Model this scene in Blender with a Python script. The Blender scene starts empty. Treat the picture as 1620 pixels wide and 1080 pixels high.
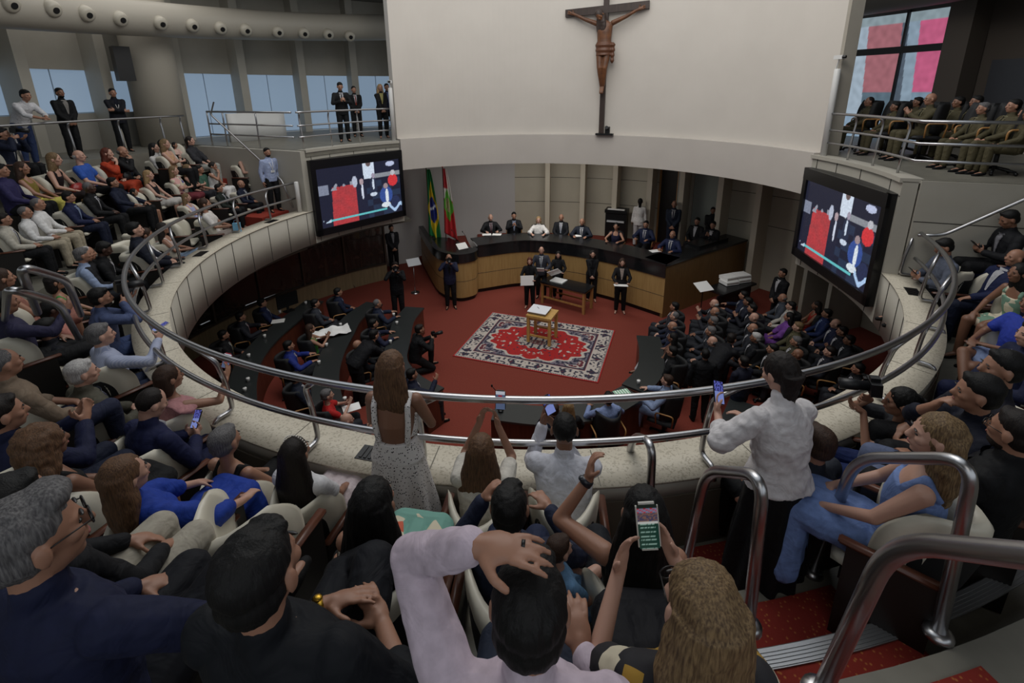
import bpy, bmesh, math, random
from mathutils import Vector as V, Matrix, noise
from math import sin, cos, pi, radians as R_, atan2, hypot, sqrt, exp
random.seed(7)
S = bpy.context.scene
COL = S.collection
# ------------------------------------------------------------------ camera
F_PX, PX, PY, TH, ROLL, CAMZ = 761.0, 810.0, 368.0, 0.284, -0.011, 6.2
cF = V((0, cos(TH), -sin(TH))); cU0 = V((0, sin(TH), cos(TH))); cR0 = V((1, 0, 0))
cR = cos(ROLL)*cR0 + sin(ROLL)*cU0; cU = -sin(ROLL)*cR0 + cos(ROLL)*cU0
cam = bpy.data.cameras.new('camera'); camo = bpy.data.objects.new('camera', cam); COL.objects.link(camo)
cam.lens = F_PX/1620*36; cam.sensor_width = 36; cam.clip_start = 0.05; cam.clip_end = 200
cam.shift_y = -(540-PY)/1620
camo.matrix_world = Matrix(((cR.x, cU.x, -cF.x, 0), (cR.y, cU.y, -cF.y, 0), (cR.z, cU.z, -cF.z, CAMZ), (0, 0, 0, 1)))
S.camera = camo
# ------------------------------------------------------------------ light
w = bpy.data.worlds.new('world'); S.world = w; w.use_nodes = True
w.node_tree.nodes['Background'].inputs[0].default_value = (0.86, 0.93, 1.0, 1)
w.node_tree.nodes['Background'].inputs[1].default_value = 0.75
def pol_(r, az, z): return (0.298+r*sin(R_(az)), 8.774+r*cos(R_(az)), z)
def area(name, loc, size, power, col, target=(0, 0, -1), sy=None):
    l = bpy.data.lights.new(name, 'AREA'); l.energy = power; l.color = col; l.size = size
    if sy: l.shape = 'RECTANGLE'; l.size_y = sy
    o = bpy.data.objects.new(name, l); COL.objects.link(o); o.location = loc
    o.rotation_euler = V(target).to_track_quat('-Z', 'Y').to_euler()
    return o
area('hall_lamp', (0.3, 8.8, 12.5), 7.0, 370, (1.0, 0.95, 0.88))
area('stage_lamp', (0.8, 5.2, 10.8), 2.5, 170, (1.0, 0.94, 0.86), (0.15, 0.9, -0.6))
area('soffit_lamp', (0.9, 14.9, 4.1), 3.5, 60, (1.0, 0.96, 0.9), (0.05, 0.3, -1), 0.8)
area('left_fill', pol_(9.2, -72, 9.25), 4.0, 60, (1.0, 0.97, 0.93), (-0.1, 0.05, -1))  # added fill light, no real fitting; brightens the upper left walls and landing
area('back_lamp', (0.0, -1.5, 9.1), 3.0, 26, (1.0, 0.95, 0.9), (0.0, 0.35, -1))
vs = S.view_settings; vs.view_transform = 'Standard'; vs.look = 'None'; vs.gamma = 1.0; vs.exposure = 0.0; vs.use_curve_mapping = False
# ------------------------------------------------------------------ helpers
CX, CY = 0.298, 8.774
def lin(c): return c/12.92 if c <= 0.04045 else ((c+0.055)/1.055)**2.4
def hexc(h): return tuple(lin(int(h[i:i+2], 16)/255) for i in (0, 2, 4)) + (1.0,)
def ray(x, y):
    return cF + cR*((x-PX)/F_PX) + cU*(-(y-PY)/F_PX)
def at(x, y, z):                      # point of the view ray at height z
    d = ray(x, y); t = (z-CAMZ)/d.z
    return V((d.x*t, d.y*t, z))
def pol(r, az, z=0.0):
    a = R_(az); return V((CX+r*sin(a), CY+r*cos(a), z))
MATS = {}
def mat(key, col, rough=0.6, metal=0.0, kind=None, emit=None, scale=None, col2=None, bump=0.0, spec=None):
    if key in MATS: return MATS[key]
    m = bpy.data.materials.new(key); m.use_nodes = True; nt = m.node_tree; b = nt.nodes['Principled BSDF']
    c = hexc(col) if isinstance(col, str) else tuple(col)+((1.0,) if len(col) == 3 else ())
    b.inputs['Base Color'].default_value = c; b.inputs['Roughness'].default_value = rough; b.inputs['Metallic'].default_value = metal
    if spec is not None: b.inputs['Specular IOR Level'].default_value = spec
    N = nt.nodes.new; L = nt.links.new
    tc = N('ShaderNodeTexCoord')
    def ramp(src, c1, c2, p1=0.3, p2=0.7):
        r = N('ShaderNodeValToRGB'); r.color_ramp.elements[0].position = p1; r.color_ramp.elements[1].position = p2
        r.color_ramp.elements[0].color = c1; r.color_ramp.elements[1].color = c2; L(src, r.inputs[0]); return r
    if kind:
        c2 = hexc(col2) if col2 else tuple(v*0.75 for v in c[:3])+(1,)
        mp = N('ShaderNodeMapping'); L(tc.outputs['Object'], mp.inputs[0])
        if kind in ('noise', 'speck', 'cloth'):
            n = N('ShaderNodeTexNoise'); n.inputs['Scale'].default_value = scale or 8; n.inputs['Detail'].default_value = 6
            L(mp.outputs[0], n.inputs['Vector']); src = n.outputs['Fac']
            p = (0.3, 0.7) if kind != 'speck' else (0.40, 0.47)
            r = ramp(src, c2, c, *p); L(r.outputs[0], b.inputs['Base Color'])
        elif kind == 'wood':
            mp.inputs['Scale'].default_value = (1, 1, 0.08) if (scale or 1) > 0 else (0.08, 1, 1)
            n = N('ShaderNodeTexNoise'); n.inputs['Scale'].default_value = abs(scale or 14); n.inputs['Detail'].default_value = 8
            L(mp.outputs[0], n.inputs['Vector']); src = n.outputs['Fac']
            r = ramp(src, c2, c); L(r.outputs[0], b.inputs['Base Color'])
        elif kind == 'hair':
            mp.inputs['Scale'].default_value = (1, 1, 0.10)
            n = N('ShaderNodeTexNoise'); n.inputs['Scale'].default_value = scale or 90; n.inputs['Detail'].default_value = 4
            L(mp.outputs[0], n.inputs['Vector']); src = n.outputs['Fac']
            r = ramp(src, c2, c, 0.35, 0.65); L(r.outputs[0], b.inputs['Base Color'])
        elif kind == 'dots':
            n = N('ShaderNodeTexVoronoi'); n.inputs['Scale'].default_value = scale or 30; L(mp.outputs[0], n.inputs['Vector'])
            src = n.outputs['Distance']; r = ramp(src, c2, c, 0.24, 0.30); L(r.outputs[0], b.inputs['Base Color'])
        elif kind == 'floral':
            n = N('ShaderNodeTexVoronoi'); n.inputs['Scale'].default_value = scale or 14; L(mp.outputs[0], n.inputs['Vector'])
            src = n.outputs['Distance']; r = N('ShaderNodeValToRGB'); e = r.color_ramp.elements
            L(n.outputs['Color'], r.inputs[0]); e[0].position = 0.35; e[0].color = c; e[1].position = 0.8; e[1].color = c2
            e3 = e.new(0.6); e3.color = hexc('c8bfa8'); r.color_ramp.interpolation = 'CONSTANT'; L(r.outputs[0], b.inputs['Base Color'])
        elif kind == 'stripe':
            n = N('ShaderNodeTexWave'); n.inputs['Scale'].default_value = scale or 25; L(mp.outputs[0], n.inputs['Vector'])
            src = n.outputs['Fac']; r = ramp(src, c2, c, 0.4, 0.6); L(r.outputs[0], b.inputs['Base Color'])
        elif kind == 'carpet':
            n = N('ShaderNodeTexVoronoi'); n.inputs['Scale'].default_value = scale or 55; L(mp.outputs[0], n.inputs['Vector'])
            src = n.outputs['Distance']; r = ramp(src, c2, c, 0.12, 0.3); L(r.outputs[0], b.inputs['Base Color'])
        if bump:
            bp = N('ShaderNodeBump'); bp.inputs['Strength'].default_value = bump; bp.inputs['Distance'].default_value = 0.01
            if kind == 'cloth':
                n2 = N('ShaderNodeTexNoise'); n2.inputs['Scale'].default_value = 7; n2.inputs['Detail'].default_value = 3; n2.inputs['Distortion'].default_value = 1.5
                L(mp.outputs[0], n2.inputs['Vector']); src = n2.outputs['Fac']; bp.inputs['Distance'].default_value = 0.05
            L(src, bp.inputs['Height']); L(bp.outputs[0], b.inputs['Normal'])
    if emit is not None:
        b.inputs['Emission Color'].default_value = c; b.inputs['Emission Strength'].default_value = emit
    MATS[key] = m; return m
def vmat(key, rough=0.8, emit=0.0):    # colour read from the mesh's own colour layer
    if key in MATS: return MATS[key]
    m = bpy.data.materials.new(key); m.use_nodes = True; nt = m.node_tree; b = nt.nodes['Principled BSDF']
    a = nt.nodes.new('ShaderNodeVertexColor'); a.layer_name = 'Col'; nt.links.new(a.outputs[0], b.inputs['Base Color']); b.inputs['Roughness'].default_value = rough
    if emit:
        b.inputs['Base Color'].default_value = (0, 0, 0, 1)
        for l in list(b.inputs['Base Color'].links): nt.links.remove(l)
        nt.links.new(a.outputs[0], b.inputs['Emission Color']); b.inputs['Emission Strength'].default_value = emit; b.inputs['Roughness'].default_value = 0.25
    MATS[key] = m; return m
def mesh_of(bm, name, smooth=True):
    bmesh.ops.recalc_face_normals(bm, faces=bm.faces)
    me = bpy.data.meshes.new(name); bm.to_mesh(me); bm.free()
    if smooth:
        me.polygons.foreach_set('use_smooth', [True]*len(me.polygons))
    return me
def obj(name, me, m=None, parent=None, loc=None, rot=None, label=None):
    o = bpy.data.objects.new(name, me); COL.objects.link(o)
    if m is not None:
        if len(me.materials) == 0: me.materials.append(None)
        o.material_slots[0].link = 'OBJECT'; o.material_slots[0].material = m
    if parent is not None: o.parent = parent
    if loc is not None: o.location = loc
    if rot is not None: o.rotation_euler = rot
    if label: o['label'] = label
    return o
def bobj(name, bm, m, parent=None, smooth=False, **k): return obj(name, mesh_of(bm, name, smooth), m, parent, **k)
def tag(o, label, cat, group=None):
    o['label'] = label; o['category'] = cat
    if group: o['group'] = group
    return o
def thing(name, label, cat, loc=(0, 0, 0), rz=0.0, group=None, scale=None):
    o = bpy.data.objects.new(name, None); COL.objects.link(o); o.location = loc; o.rotation_euler = (0, 0, rz); o.empty_display_size = 0.1
    if scale: o.scale = (scale,)*3
    return tag(o, label, cat, group)
def struct(name, bm, m, smooth=False, kind='structure', parent=None):
    o = bobj(name, bm, m, parent, smooth)
    if parent is None: o['kind'] = kind
    return o
def box(bm, c, s, rz=0.0, M=None):
    r = bmesh.ops.create_cube(bm, size=1.0)
    mt = Matrix.Translation(c) @ Matrix.Rotation(rz, 4, 'Z') @ (M.to_4x4() if M else Matrix.Identity(4)) @ Matrix.Diagonal((s[0], s[1], s[2], 1))
    bmesh.ops.transform(bm, matrix=mt, verts=r['verts']); return r['verts']
class Geo:            # plain vertex and face lists, much faster than bmesh operators
    def __init__(self): self.v, self.f = [], []
    def tomesh(self, name):
        me = bpy.data.meshes.new(name); me.from_pydata(self.v, [], self.f); return me
SPH = {}
def sphere_t(u, v):
    if (u, v) not in SPH:
        P = [(0, 0, -1.0)]; F = []
        for j in range(1, v):
            b = pi*j/v
            for i in range(u): a = 2*pi*i/u; P.append((sin(b)*cos(a), sin(b)*sin(a), -cos(b)))
        P.append((0, 0, 1.0)); n = len(P)-1
        for i in range(u):
            F.append((0, 1+(i+1) % u, 1+i)); F.append((n, n-u+i, n-u+(i+1) % u))
            for j in range(v-2): a0 = 1+j*u; F.append((a0+i, a0+(i+1) % u, a0+u+(i+1) % u, a0+u+i))
        SPH[(u, v)] = (P, F)
    return SPH[(u, v)]
def frame(d):
    d = V(d).normalized(); a = V((0, 0, 1)) if abs(d.z) < 0.95 else V((0, 1, 0))
    x = a.cross(d).normalized(); return x, d.cross(x), d
def geo_rings(g, rings):
    o = len(g.v); m = len(rings[0])
    for r in rings: g.v.extend(tuple(q) for q in r)
    for j in range(len(rings)-1):
        a = o+j*m; b = a+m
        for k in range(m): g.f.append((a+k, a+(k+1) % m, b+(k+1) % m, b+k))
    g.f.append(tuple(range(o+m-1, o-1, -1))); g.f.append(tuple(range(o+(len(rings)-1)*m, o+len(rings)*m)))
def tube(bm, pts, r, seg=10, cap=True):
    pts = [V(p) for p in pts]; n = len(pts); rr = r if isinstance(r, (list, tuple)) else [r]*n
    rings = []; px = None
    for i, p in enumerate(pts):
        d = (pts[min(i+1, n-1)]-pts[max(i-1, 0)])
        if d.length < 1e-9: d = V((0, 0, 1))
        x, y, z = frame(d)
        if px is not None:
            x = (px - z*px.dot(z)); x = x.normalized() if x.length > 1e-6 else frame(d)[0]; y = z.cross(x)
        px = x
        ring = [p+(x*cos(2*pi*k/seg)+y*sin(2*pi*k/seg))*rr[i] for k in range(seg)]
        rings.append(ring if isinstance(bm, Geo) else [bm.verts.new(q) for q in ring])
    if isinstance(bm, Geo): return geo_rings(bm, rings)
    for a, b in zip(rings, rings[1:]):
        for k in range(seg): bm.faces.new((a[k], a[(k+1) % seg], b[(k+1) % seg], b[k]))
    if cap: bm.faces.new(rings[0][::-1]); bm.faces.new(rings[-1])
def ell(bm, c, r, M=None, u=14, v=10):
    if isinstance(bm, Geo):
        P, F = sphere_t(u, v); o = len(bm.v); c = V(c)
        if M is None: bm.v.extend((c.x+x*r[0], c.y+y*r[1], c.z+z*r[2]) for x, y, z in P)
        else:
            m3 = M.to_3x3(); bm.v.extend(tuple(c+m3 @ V((x*r[0], y*r[1], z*r[2]))) for x, y, z in P)
        bm.f.extend(tuple(i+o for i in f) for f in F); return
    q = bmesh.ops.create_uvsphere(bm, u_segments=u, v_segments=v, radius=1.0)
    mt = Matrix.Translation(c) @ (M.to_4x4() if M else Matrix.Identity(4)) @ Matrix.Diagonal((r[0], r[1], r[2], 1))
    bmesh.ops.transform(bm, matrix=mt, verts=q['verts'])
def rcone(bm, a, ra, b, rb, seg=12):
    a, b = V(a), V(b); tube(bm, [a, b], [ra, rb], seg)
    ell(bm, a, (ra,)*3, u=seg, v=8); ell(bm, b, (rb,)*3, u=seg, v=8)
def sweep(bm, az0, az1, prof, n=60, closed=True, c=(CX, CY)):
    # revolve a closed (r,z) profile between two azimuths about the hall's axis
    rings = []
    for i in range(n+1):
        a = R_(az0+(az1-az0)*i/n)
        rings.append([bm.verts.new((c[0]+r*sin(a), c[1]+r*cos(a), z)) for r, z in prof])
    m = len(prof)
    for A, B in zip(rings, rings[1:]):
        for k in range(m if closed else m-1): bm.faces.new((A[k], A[(k+1) % m], B[(k+1) % m], B[k]))
    if closed: bm.faces.new(rings[0]); bm.faces.new(rings[-1][::-1])
def rect(r0, r1, z0, z1): return [(r0, z0), (r1, z0), (r1, z1), (r0, z1)]
def arc(bm, az0, az1, r0, r1, z0, z1, n=60): sweep(bm, az0, az1, rect(r0, r1, z0, z1), n)
def prism(bm, poly, z0, z1):
    a = [bm.verts.new((p[0], p[1], z0)) for p in poly]; b = [bm.verts.new((p[0], p[1], z1)) for p in poly]
    n = len(poly); bm.faces.new(a[::-1]); bm.faces.new(b)
    for k in range(n): bm.faces.new((a[k], a[(k+1) % n], b[(k+1) % n], b[k]))
def bez(pts, n=12):            # Catmull-Rom through points
    P = [V(p) for p in pts]; P = [P[0]*2-P[1]]+P+[P[-1]*2-P[-2]]; out = []
    for i in range(1, len(P)-2):
        for k in range(n):
            t = k/n; out.append(0.5*((2*P[i])+(P[i+1]-P[i-1])*t+(2*P[i-1]-5*P[i]+4*P[i+1]-P[i+2])*t*t+(3*P[i]-P[i-1]-3*P[i+1]+P[i+2])*t**3))
    return out+[P[-2]]
def fillet(pts, rad, n=6):
    P = [V(p) for p in pts]; out = [P[0]]
    for a, b, c in zip(P, P[1:], P[2:]):
        u = (a-b); v = (c-b); d = min(rad, u.length*0.5, v.length*0.5); u.normalize(); v.normalize()
        p0, p2 = b+u*d, b+v*d
        for k in range(n+1):
            t = k/n; out.append(p0*(1-t)**2+b*2*t*(1-t)+p2*t*t)
    return out+[P[-1]]
def painted(name, nu, nv, pos, colf, m, parent=None, thick=0.0):
    bm = bmesh.new(); cl = bm.loops.layers.float_color.new('Col')
    g = [[bm.verts.new(pos(i/nu, j/nv)) for i in range(nu+1)] for j in range(nv+1)]
    cc = [[colf(i/nu, j/nv) for i in range(nu+1)] for j in range(nv+1)]
    cc = [[hexc(c) if isinstance(c, str) else tuple(c)[:3]+(1,) for c in row] for row in cc]
    for j in range(nv):
        for i in range(nu):
            f = bm.faces.new((g[j][i], g[j][i+1], g[j+1][i+1], g[j+1][i]))
            for l, (a, b) in zip(f.loops, ((j, i), (j, i+1), (j+1, i+1), (j+1, i))): l[cl] = cc[a][b]
    me = bpy.data.meshes.new(name); bm.to_mesh(me); bm.free(); me.polygons.foreach_set('use_smooth', [True]*len(me.polygons))
    o = obj(name, me, m, parent)
    if thick: md = o.modifiers.new('s', 'SOLIDIFY'); md.thickness = thick; md.offset = 0
    return o
STEEL = mat('brushed_steel', 'b4b4b6', 0.30, 1.0)
CONC = mat('speckled_terrazzo', 'bdb6a6', 0.55, kind='speck', scale=55, col2='a39c8c')
PANEL = mat('beige_wall_panel', 'aaa69c', 0.55, kind='noise', scale=2, col2='a39f94')
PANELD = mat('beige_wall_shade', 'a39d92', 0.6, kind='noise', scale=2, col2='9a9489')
PLASTER = mat('warm_white_plaster', 'c8c2ba', 0.7, kind='noise', scale=1.2, col2='c3bdb5')
GAP = mat('dark_joint', '35322e', 0.8)
CARPET = mat('red_carpet', '7a3224', 0.95, kind='noise', scale=40, col2='6c2a1e', bump=0.2)
STAIRC = mat('red_patterned_stair_carpet', '7c2116', 0.95, kind='carpet', scale=38, col2='a06030', bump=0.2)
BLACKTOP = mat('black_desk_laminate', '1b1c1e', 0.22, kind='noise', scale=30, col2='151618')
DESKTOP = mat('charcoal_desk_laminate', '2b2e2e', 0.3)
PLY = mat('light_oak_veneer', 'a98a58', 0.45, kind='wood', scale=26, col2='98794a')
OAK = mat('warm_oak', 'b08450', 0.45, kind='wood', scale=18, col2='94683a')
DWOOD = mat('brown_wood', '5c3020', 0.4, kind='wood', scale=18, col2='47231a')
CREAM = mat('cream_leather', 'd3cebe', 0.40, kind='noise', scale=6, col2='cac4b4')
BLACKF = mat('black_seat_fabric', '121316', 0.7)
DARK = mat('black_metal', '0c0c0e', 0.4)
FLOORG = mat('grey_tile_floor', '77746a', 0.5, kind='noise', scale=5, col2='6a675e')
WHITEP = mat('white_paper', 'e8e8e6', 0.6)
GLOSSW = mat('white_metal_pole', 'cfcfcd', 0.35)

# ------------------------------------------------------------------ setting
bm = bmesh.new(); arc(bm, -180, 180, 0.001, 9.75, -0.12, 0.0, 96); struct('floor', bm, CARPET)
# gallery fascia, ledge
A0, A1 = 110.5, 296.0
bm = bmesh.new(); sweep(bm, A0, A1, [(5.66, 2.70), (5.80, 2.70), (5.80, 3.38), (6.02, 3.38), (6.02, 3.50), (5.66, 3.50)], 120)
struct('trim_fascia', bm, PANEL, True)
bm = bmesh.new(); sweep(bm, A0, A1, [(5.645, 3.503), (5.645, 3.52), (6.03, 3.52), (6.03, 3.503)], 120); struct('trim_ledge', bm, CONC, True)
bm = bmesh.new()
for a in range(int(A0)+4, int(A1), 6): arc(bm, a, a+0.10, 5.652, 5.662, 2.72, 3.49, 1)
struct('trim_fascia_joints', bm, GAP)
bm = bmesh.new()
for a in range(int(A0)+7, int(A1), 12): arc(bm, a, a+0.08, 5.66, 6.02, 3.519, 3.5215, 1)
struct('trim_ledge_joints', bm, mat('joint_line', '6b675d', 0.8))
bm = bmesh.new(); arc(bm, A0, A1, 6.0, 6.03, 2.5, 3.38, 100); struct('wall_ledge_back', bm, mat('taupe_kick_wall', '5d5549', 0.7))
for k, (a, r) in enumerate(((-97, 5.84), (-139, 5.85), (117.5, 5.84), (193.5, 5.84), (-75, 5.80))):
    o = bpy.data.objects.new('floor_vent', None); bm = bmesh.new()
    wd = 0.24
    for q in range(7): arc(bm, a-1.25+q*0.37, a-1.25+q*0.37+0.2, r-0.06, r+0.06, 3.519, 3.533, 1)
    arc(bm, a-1.45, a+1.45, r-0.075, r+0.075, 3.519, 3.526, 2)
    tag(bobj('ledge_vent', bm, DARK), ['dark vent slot set in the ledge at the far left bend', 'dark vent slot in the ledge beside the pink-dressed woman', 'dark vent slot in the ledge near the right bend', 'large dark vent opening in the ledge behind the long-haired woman filming', 'small dark vent in the left ledge nearest the left screen'][k], 'vent', 'vents in the ledge')
# tiers
ROWH, ROWP, R0 = 0.4, 0.7, 6.4
def tier_z(r):
    return 2.9 + ROWH*max(0, min(5, int(math.floor((r-(R0+0.28))/ROWP))+1))
bm = bmesh.new(); arc(bm, A0, A1, 5.9, 6.68, 2.78, 2.9, 90); struct('floor_gallery_front', bm, FLOORG)
def rowz(i, az): return 2.9+(0.35 if 236 < az % 360 < 297 else ROWH)*i     # the left wing rises a little more gently
for i in range(1, 5):
    ra = R0+0.28+ROWP*(i-1)
    for nm, b0, b1 in (('', A0, 236), ('left_', 236, A1)):
        bm = bmesh.new(); z = rowz(i, b0+1); arc(bm, b0, b1, ra, ra+ROWP, z-0.6, z, 60)
        struct('floor_tier_%s%d' % (nm, i), bm, FLOORG)
bm = bmesh.new(); arc(bm, A0, A1, R0+0.28+4*ROWP, 12.3, 4.3, 4.9, 90); struct('floor_landing', bm, FLOORG)
# side decks carrying the screens
for nm, a0, a1 in (('left', -64.0, -36.5), ("right", 83.0, 110.5)):
    bm = bmesh.new(); arc(bm, a0, a1, 5.66, 5.85, 2.7, 4.92, 24); struct('wall_deck_'+nm, bm, PANEL, False)
    bm = bmesh.new()
    for a in (a0+1.5, a0+7, a0+14, a1-4): arc(bm, a, a+0.1, 5.652, 5.662, 2.72, 2.95, 1); arc(bm, a, a+0.1, 5.652, 5.662, 4.72, 4.9, 1)
    arc(bm, a0, a1, 5.652, 5.662, 4.70, 4.706, 20)
    struct('trim_deck_joints_'+nm, bm, GAP)
    bm = bmesh.new(); arc(bm, a0, a1, 5.87 if a0 > 0 else 5.64, 12.0, 4.80, 4.95, 24); struct('floor_deck_'+nm, bm, FLOORG)
    bm = bmesh.new(); arc(bm, *((a1, -4) if a0 < 0 else (48, a0)), 6.15, 12.0, 4.80, 4.95, 24); struct('floor_deck_rear_'+nm, bm, FLOORG)
    bm = bmesh.new(); arc(bm, a0, a1, 5.62, 5.9, 4.90, 4.965, 24); struct('trim_deck_edge_'+nm, bm, PANEL)
def radial_wall(name, az, r0, r1, z0, z1, m, t=0.16, jo=None):
    bm = bmesh.new(); a = R_(az); d = V((sin(a), cos(a), 0)); n = V((d.y, -d.x, 0))
    c = V((CX, CY, 0))+d*(r0+r1)/2; c.z = (z0+z1)/2
    box(bm, c, (t, r1-r0, z1-z0), -a); struct(name, bm, m)
    if jo:
        bm = bmesh.new()
        for zz in jo:
            c2 = c.copy(); c2.z = zz; box(bm, c2, (t+0.006, r1-r0-0.01, 0.012), -a)
        struct(name.replace('wall', 'trim'), bm, GAP)
radial_wall('wall_end_left', -64.6, 5.66, 9.4, 2.7, 4.94, PANEL)
radial_wall("wall_end_right", 110.0, 5.87, 11.2, 2.7, 4.94, PANEL, jo=(4.35,))
# tall plaster wall and its apron
WA0, WA1 = -36.0, 83.2
bm = bmesh.new(); arc(bm, WA0, WA1, 5.86, 6.1, 4.95, 12.0, 80); struct('wall_front', bm, PLASTER, False)
bm = bmesh.new(); arc(bm, WA0, WA1, 5.66, 6.1, 4.15, 5.0, 80); struct('wall_apron', bm, mat('plaster_apron', 'bdb7b0', 0.65, kind='noise', scale=1.5, col2='b8b2ab'), False)
bm = bmesh.new(); arc(bm, WA1, WA1+0.8, 5.86, 6.12, 4.95, 12.0, 2); struct('trim_return_right', bm, PANELD)
# hall under the apron
bm = bmesh.new(); arc(bm, -34, 108, 9.6, 9.8, 0, 4.4, 80); struct('wall_back', bm, mat('ivory_wall_panel', 'b8b2a2', 0.6, kind='noise', scale=1.5, col2='b2ac9c'))
bm = bmesh.new(); arc(bm, -33, -1.0, 9.55, 9.6, 0, 4.2, 20); struct('wall_back_smooth', bm, mat('cool_white_plaster', 'b7b5b4', 0.65))
bm = bmesh.new(); arc(bm, -180, 180, 6.0, 9.9, 4.2, 4.3, 90)
bm.free(); bm = bmesh.new(); arc(bm, -34, 108, 5.95, 9.9, 4.22, 4.34, 80); struct('ceiling_rostrum', bm, PLASTER)
bm = bmesh.new(); arc(bm, 106, 326, 5.78, 9.9, 2.62, 2.70, 90); struct('ceiling_under_gallery', bm, mat('dark_underside', '4a463f', 0.8))
bm = bmesh.new()
for zz in (2.1, 3.05, 3.7): arc(bm, -1, 33, 9.592, 9.602, zz, zz+0.015, 20); arc(bm, 43, 64, 9.592, 9.602, zz, zz+0.015, 14)
struct('trim_back_joints', bm, GAP)
for k, a in enumerate((6.7, 15.0, 22.5, 30.3, 37.3, 45.4, 53.0, 61.5)):
    bm = bmesh.new(); p = pol(9.25, a, 2.1); box(bm, p, (0.17, 0.72, 4.24), -R_(a)); struct('trim_fin_%d' % (k+1), bm, mat('ivory_fin', 'bfb7a6', 0.55))
# doors behind the rostrum
GLASSD = mat('smoked_glass', '3a3430', 0.12, 0.0, spec=0.6)
def alpha(m, a):
    m.node_tree.nodes['Principled BSDF'].inputs['Alpha'].default_value = a; return m
alpha(GLASSD, 0.55)
for k, (a0, a1, f) in enumerate(((31.8, 35.2, 0), (38.6, 43.6, 1))):
    o = bpy.data.objects.new('door_%d' % (k+1), None); COL.objects.link(o); o['kind'] = 'structure'
    bm = bmesh.new(); arc(bm, a0, a1, 9.56, 9.62, 0.85, 4.0, 4); bobj('door_panel', bm, mat('dark_doorway', '17120f', 0.5) if not f else mat('frosted_door_glass', '8d948f', 0.15), o)
    bm = bmesh.new(); arc(bm, a0-0.35, a0, 9.5, 9.62, 0.85, 4.05, 1); arc(bm, a1, a1+0.35, 9.5, 9.62, 0.85, 4.05, 1); arc(bm, a0-.35, a1+.35, 9.5, 9.62, 4.0, 4.06, 4); bobj('door_frame', bm, OAK if not f else PANELD, o)
bm = bmesh.new(); arc(bm, 35.3, 36.6, 9.5, 9.58, 0.85, 4.0, 2); w1 = struct('window_9', bm, mat('grey_glass', '8d948f', 0.15))
# platform of the rostrum with steps
bm = bmesh.new()
fr = [(-1.1, 14.37), (0.4, 14.85), (1.82, 14.44), (2.91, 13.72), (3.55, 13.11), (4.23, 12.42)]
fc = [(p.x, p.y) for p in bez([(x, y, 0) for x, y in fr], 8)]
bk = [tuple(pol(9.56, a)[:2]) for a in range(50, -14, -4)]
prism(bm, [(x+(CX-x)*-0.03, y+0.12) for x, y in fc]+bk, 0.0, 0.85); struct('floor_rostrum', bm, CARPET)
for k in range(5):
    bm = bmesh.new(); a = -13-2.2*k; arc(bm, a-2.2, a, 6.9, 9.5, 0, 0.85-0.16*(k+0), 3); struct('floor_rostrum_step_%d' % (k+1), bm, CARPET)
# glazed lower wall
def glazed(name, a0, a1, r, nseg, m_knee):
    bm = bmesh.new(); arc(bm, a0, a1, r-0.06, r+0.06, 0, 0.55, 40); struct('wall_knee_'+name, bm, m_knee)
    bm = bmesh.new(); arc(bm, a0, a1, r-0.08, r+0.08, 0.55, 0.59, 40)
    for k in range(nseg+1):
        a = a0+(a1-a0)*k/nseg; arc(bm, a-0.2, a+0.2, r-0.05, r+0.05, 0.59, 2.64, 1)
    arc(bm, a0, a1, r-0.04, r+0.04, 2.56, 2.64, 40); struct('trim_glazing_'+name, bm, mat('bronze_frame', '4a4038', 0.4, 0.4))
    for k in range(nseg):
        b0 = a0+(a1-a0)*k/nseg; b1 = a0+(a1-a0)*(k+1)/nseg
        bm = bmesh.new(); arc(bm, b0+0.25, b1-0.25, r-0.008, r+0.008, 0.59, 2.56, 6); struct('window_glazing_%s_%d' % (name, k+1), bm, GLASSD)
KNEE = mat('oak_knee_wall', '8a7a5e', 0.5, kind='wood', scale=16, col2='786a50')
glazed('left', -150, -34, 8.35, 12, KNEE)
glazed('right', 84, 150, 8.3, 7, mat('brown_knee_wall', '3b3128', 0.5))
bm = bmesh.new(); arc(bm, 116, 326, 9.8, 9.95, 0, 2.7, 80); struct('wall_corridor', bm, mat('dim_brown_wall', '4a3a2a', 0.8, kind='noise', scale=2, col2='2d241c'))
bm = bmesh.new()
for a in (-52, -45, -39, 89, 95, 101): arc(bm, a, a+1.6, 9.3, 9.5, 0, 2.6, 2)
struct('trim_corridor_columns', bm, mat('ochre_column', '9a7434', 0.6))
for a, nm in ((66.5, 'a'), (71.5, 'b')):
    bm = bmesh.new(); p = pol(8.9, a, 2.1); box(bm, p, (0.10, 1.3, 4.2), -R_(a)); struct('wall_pier_'+nm, bm, PANELD)
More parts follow.
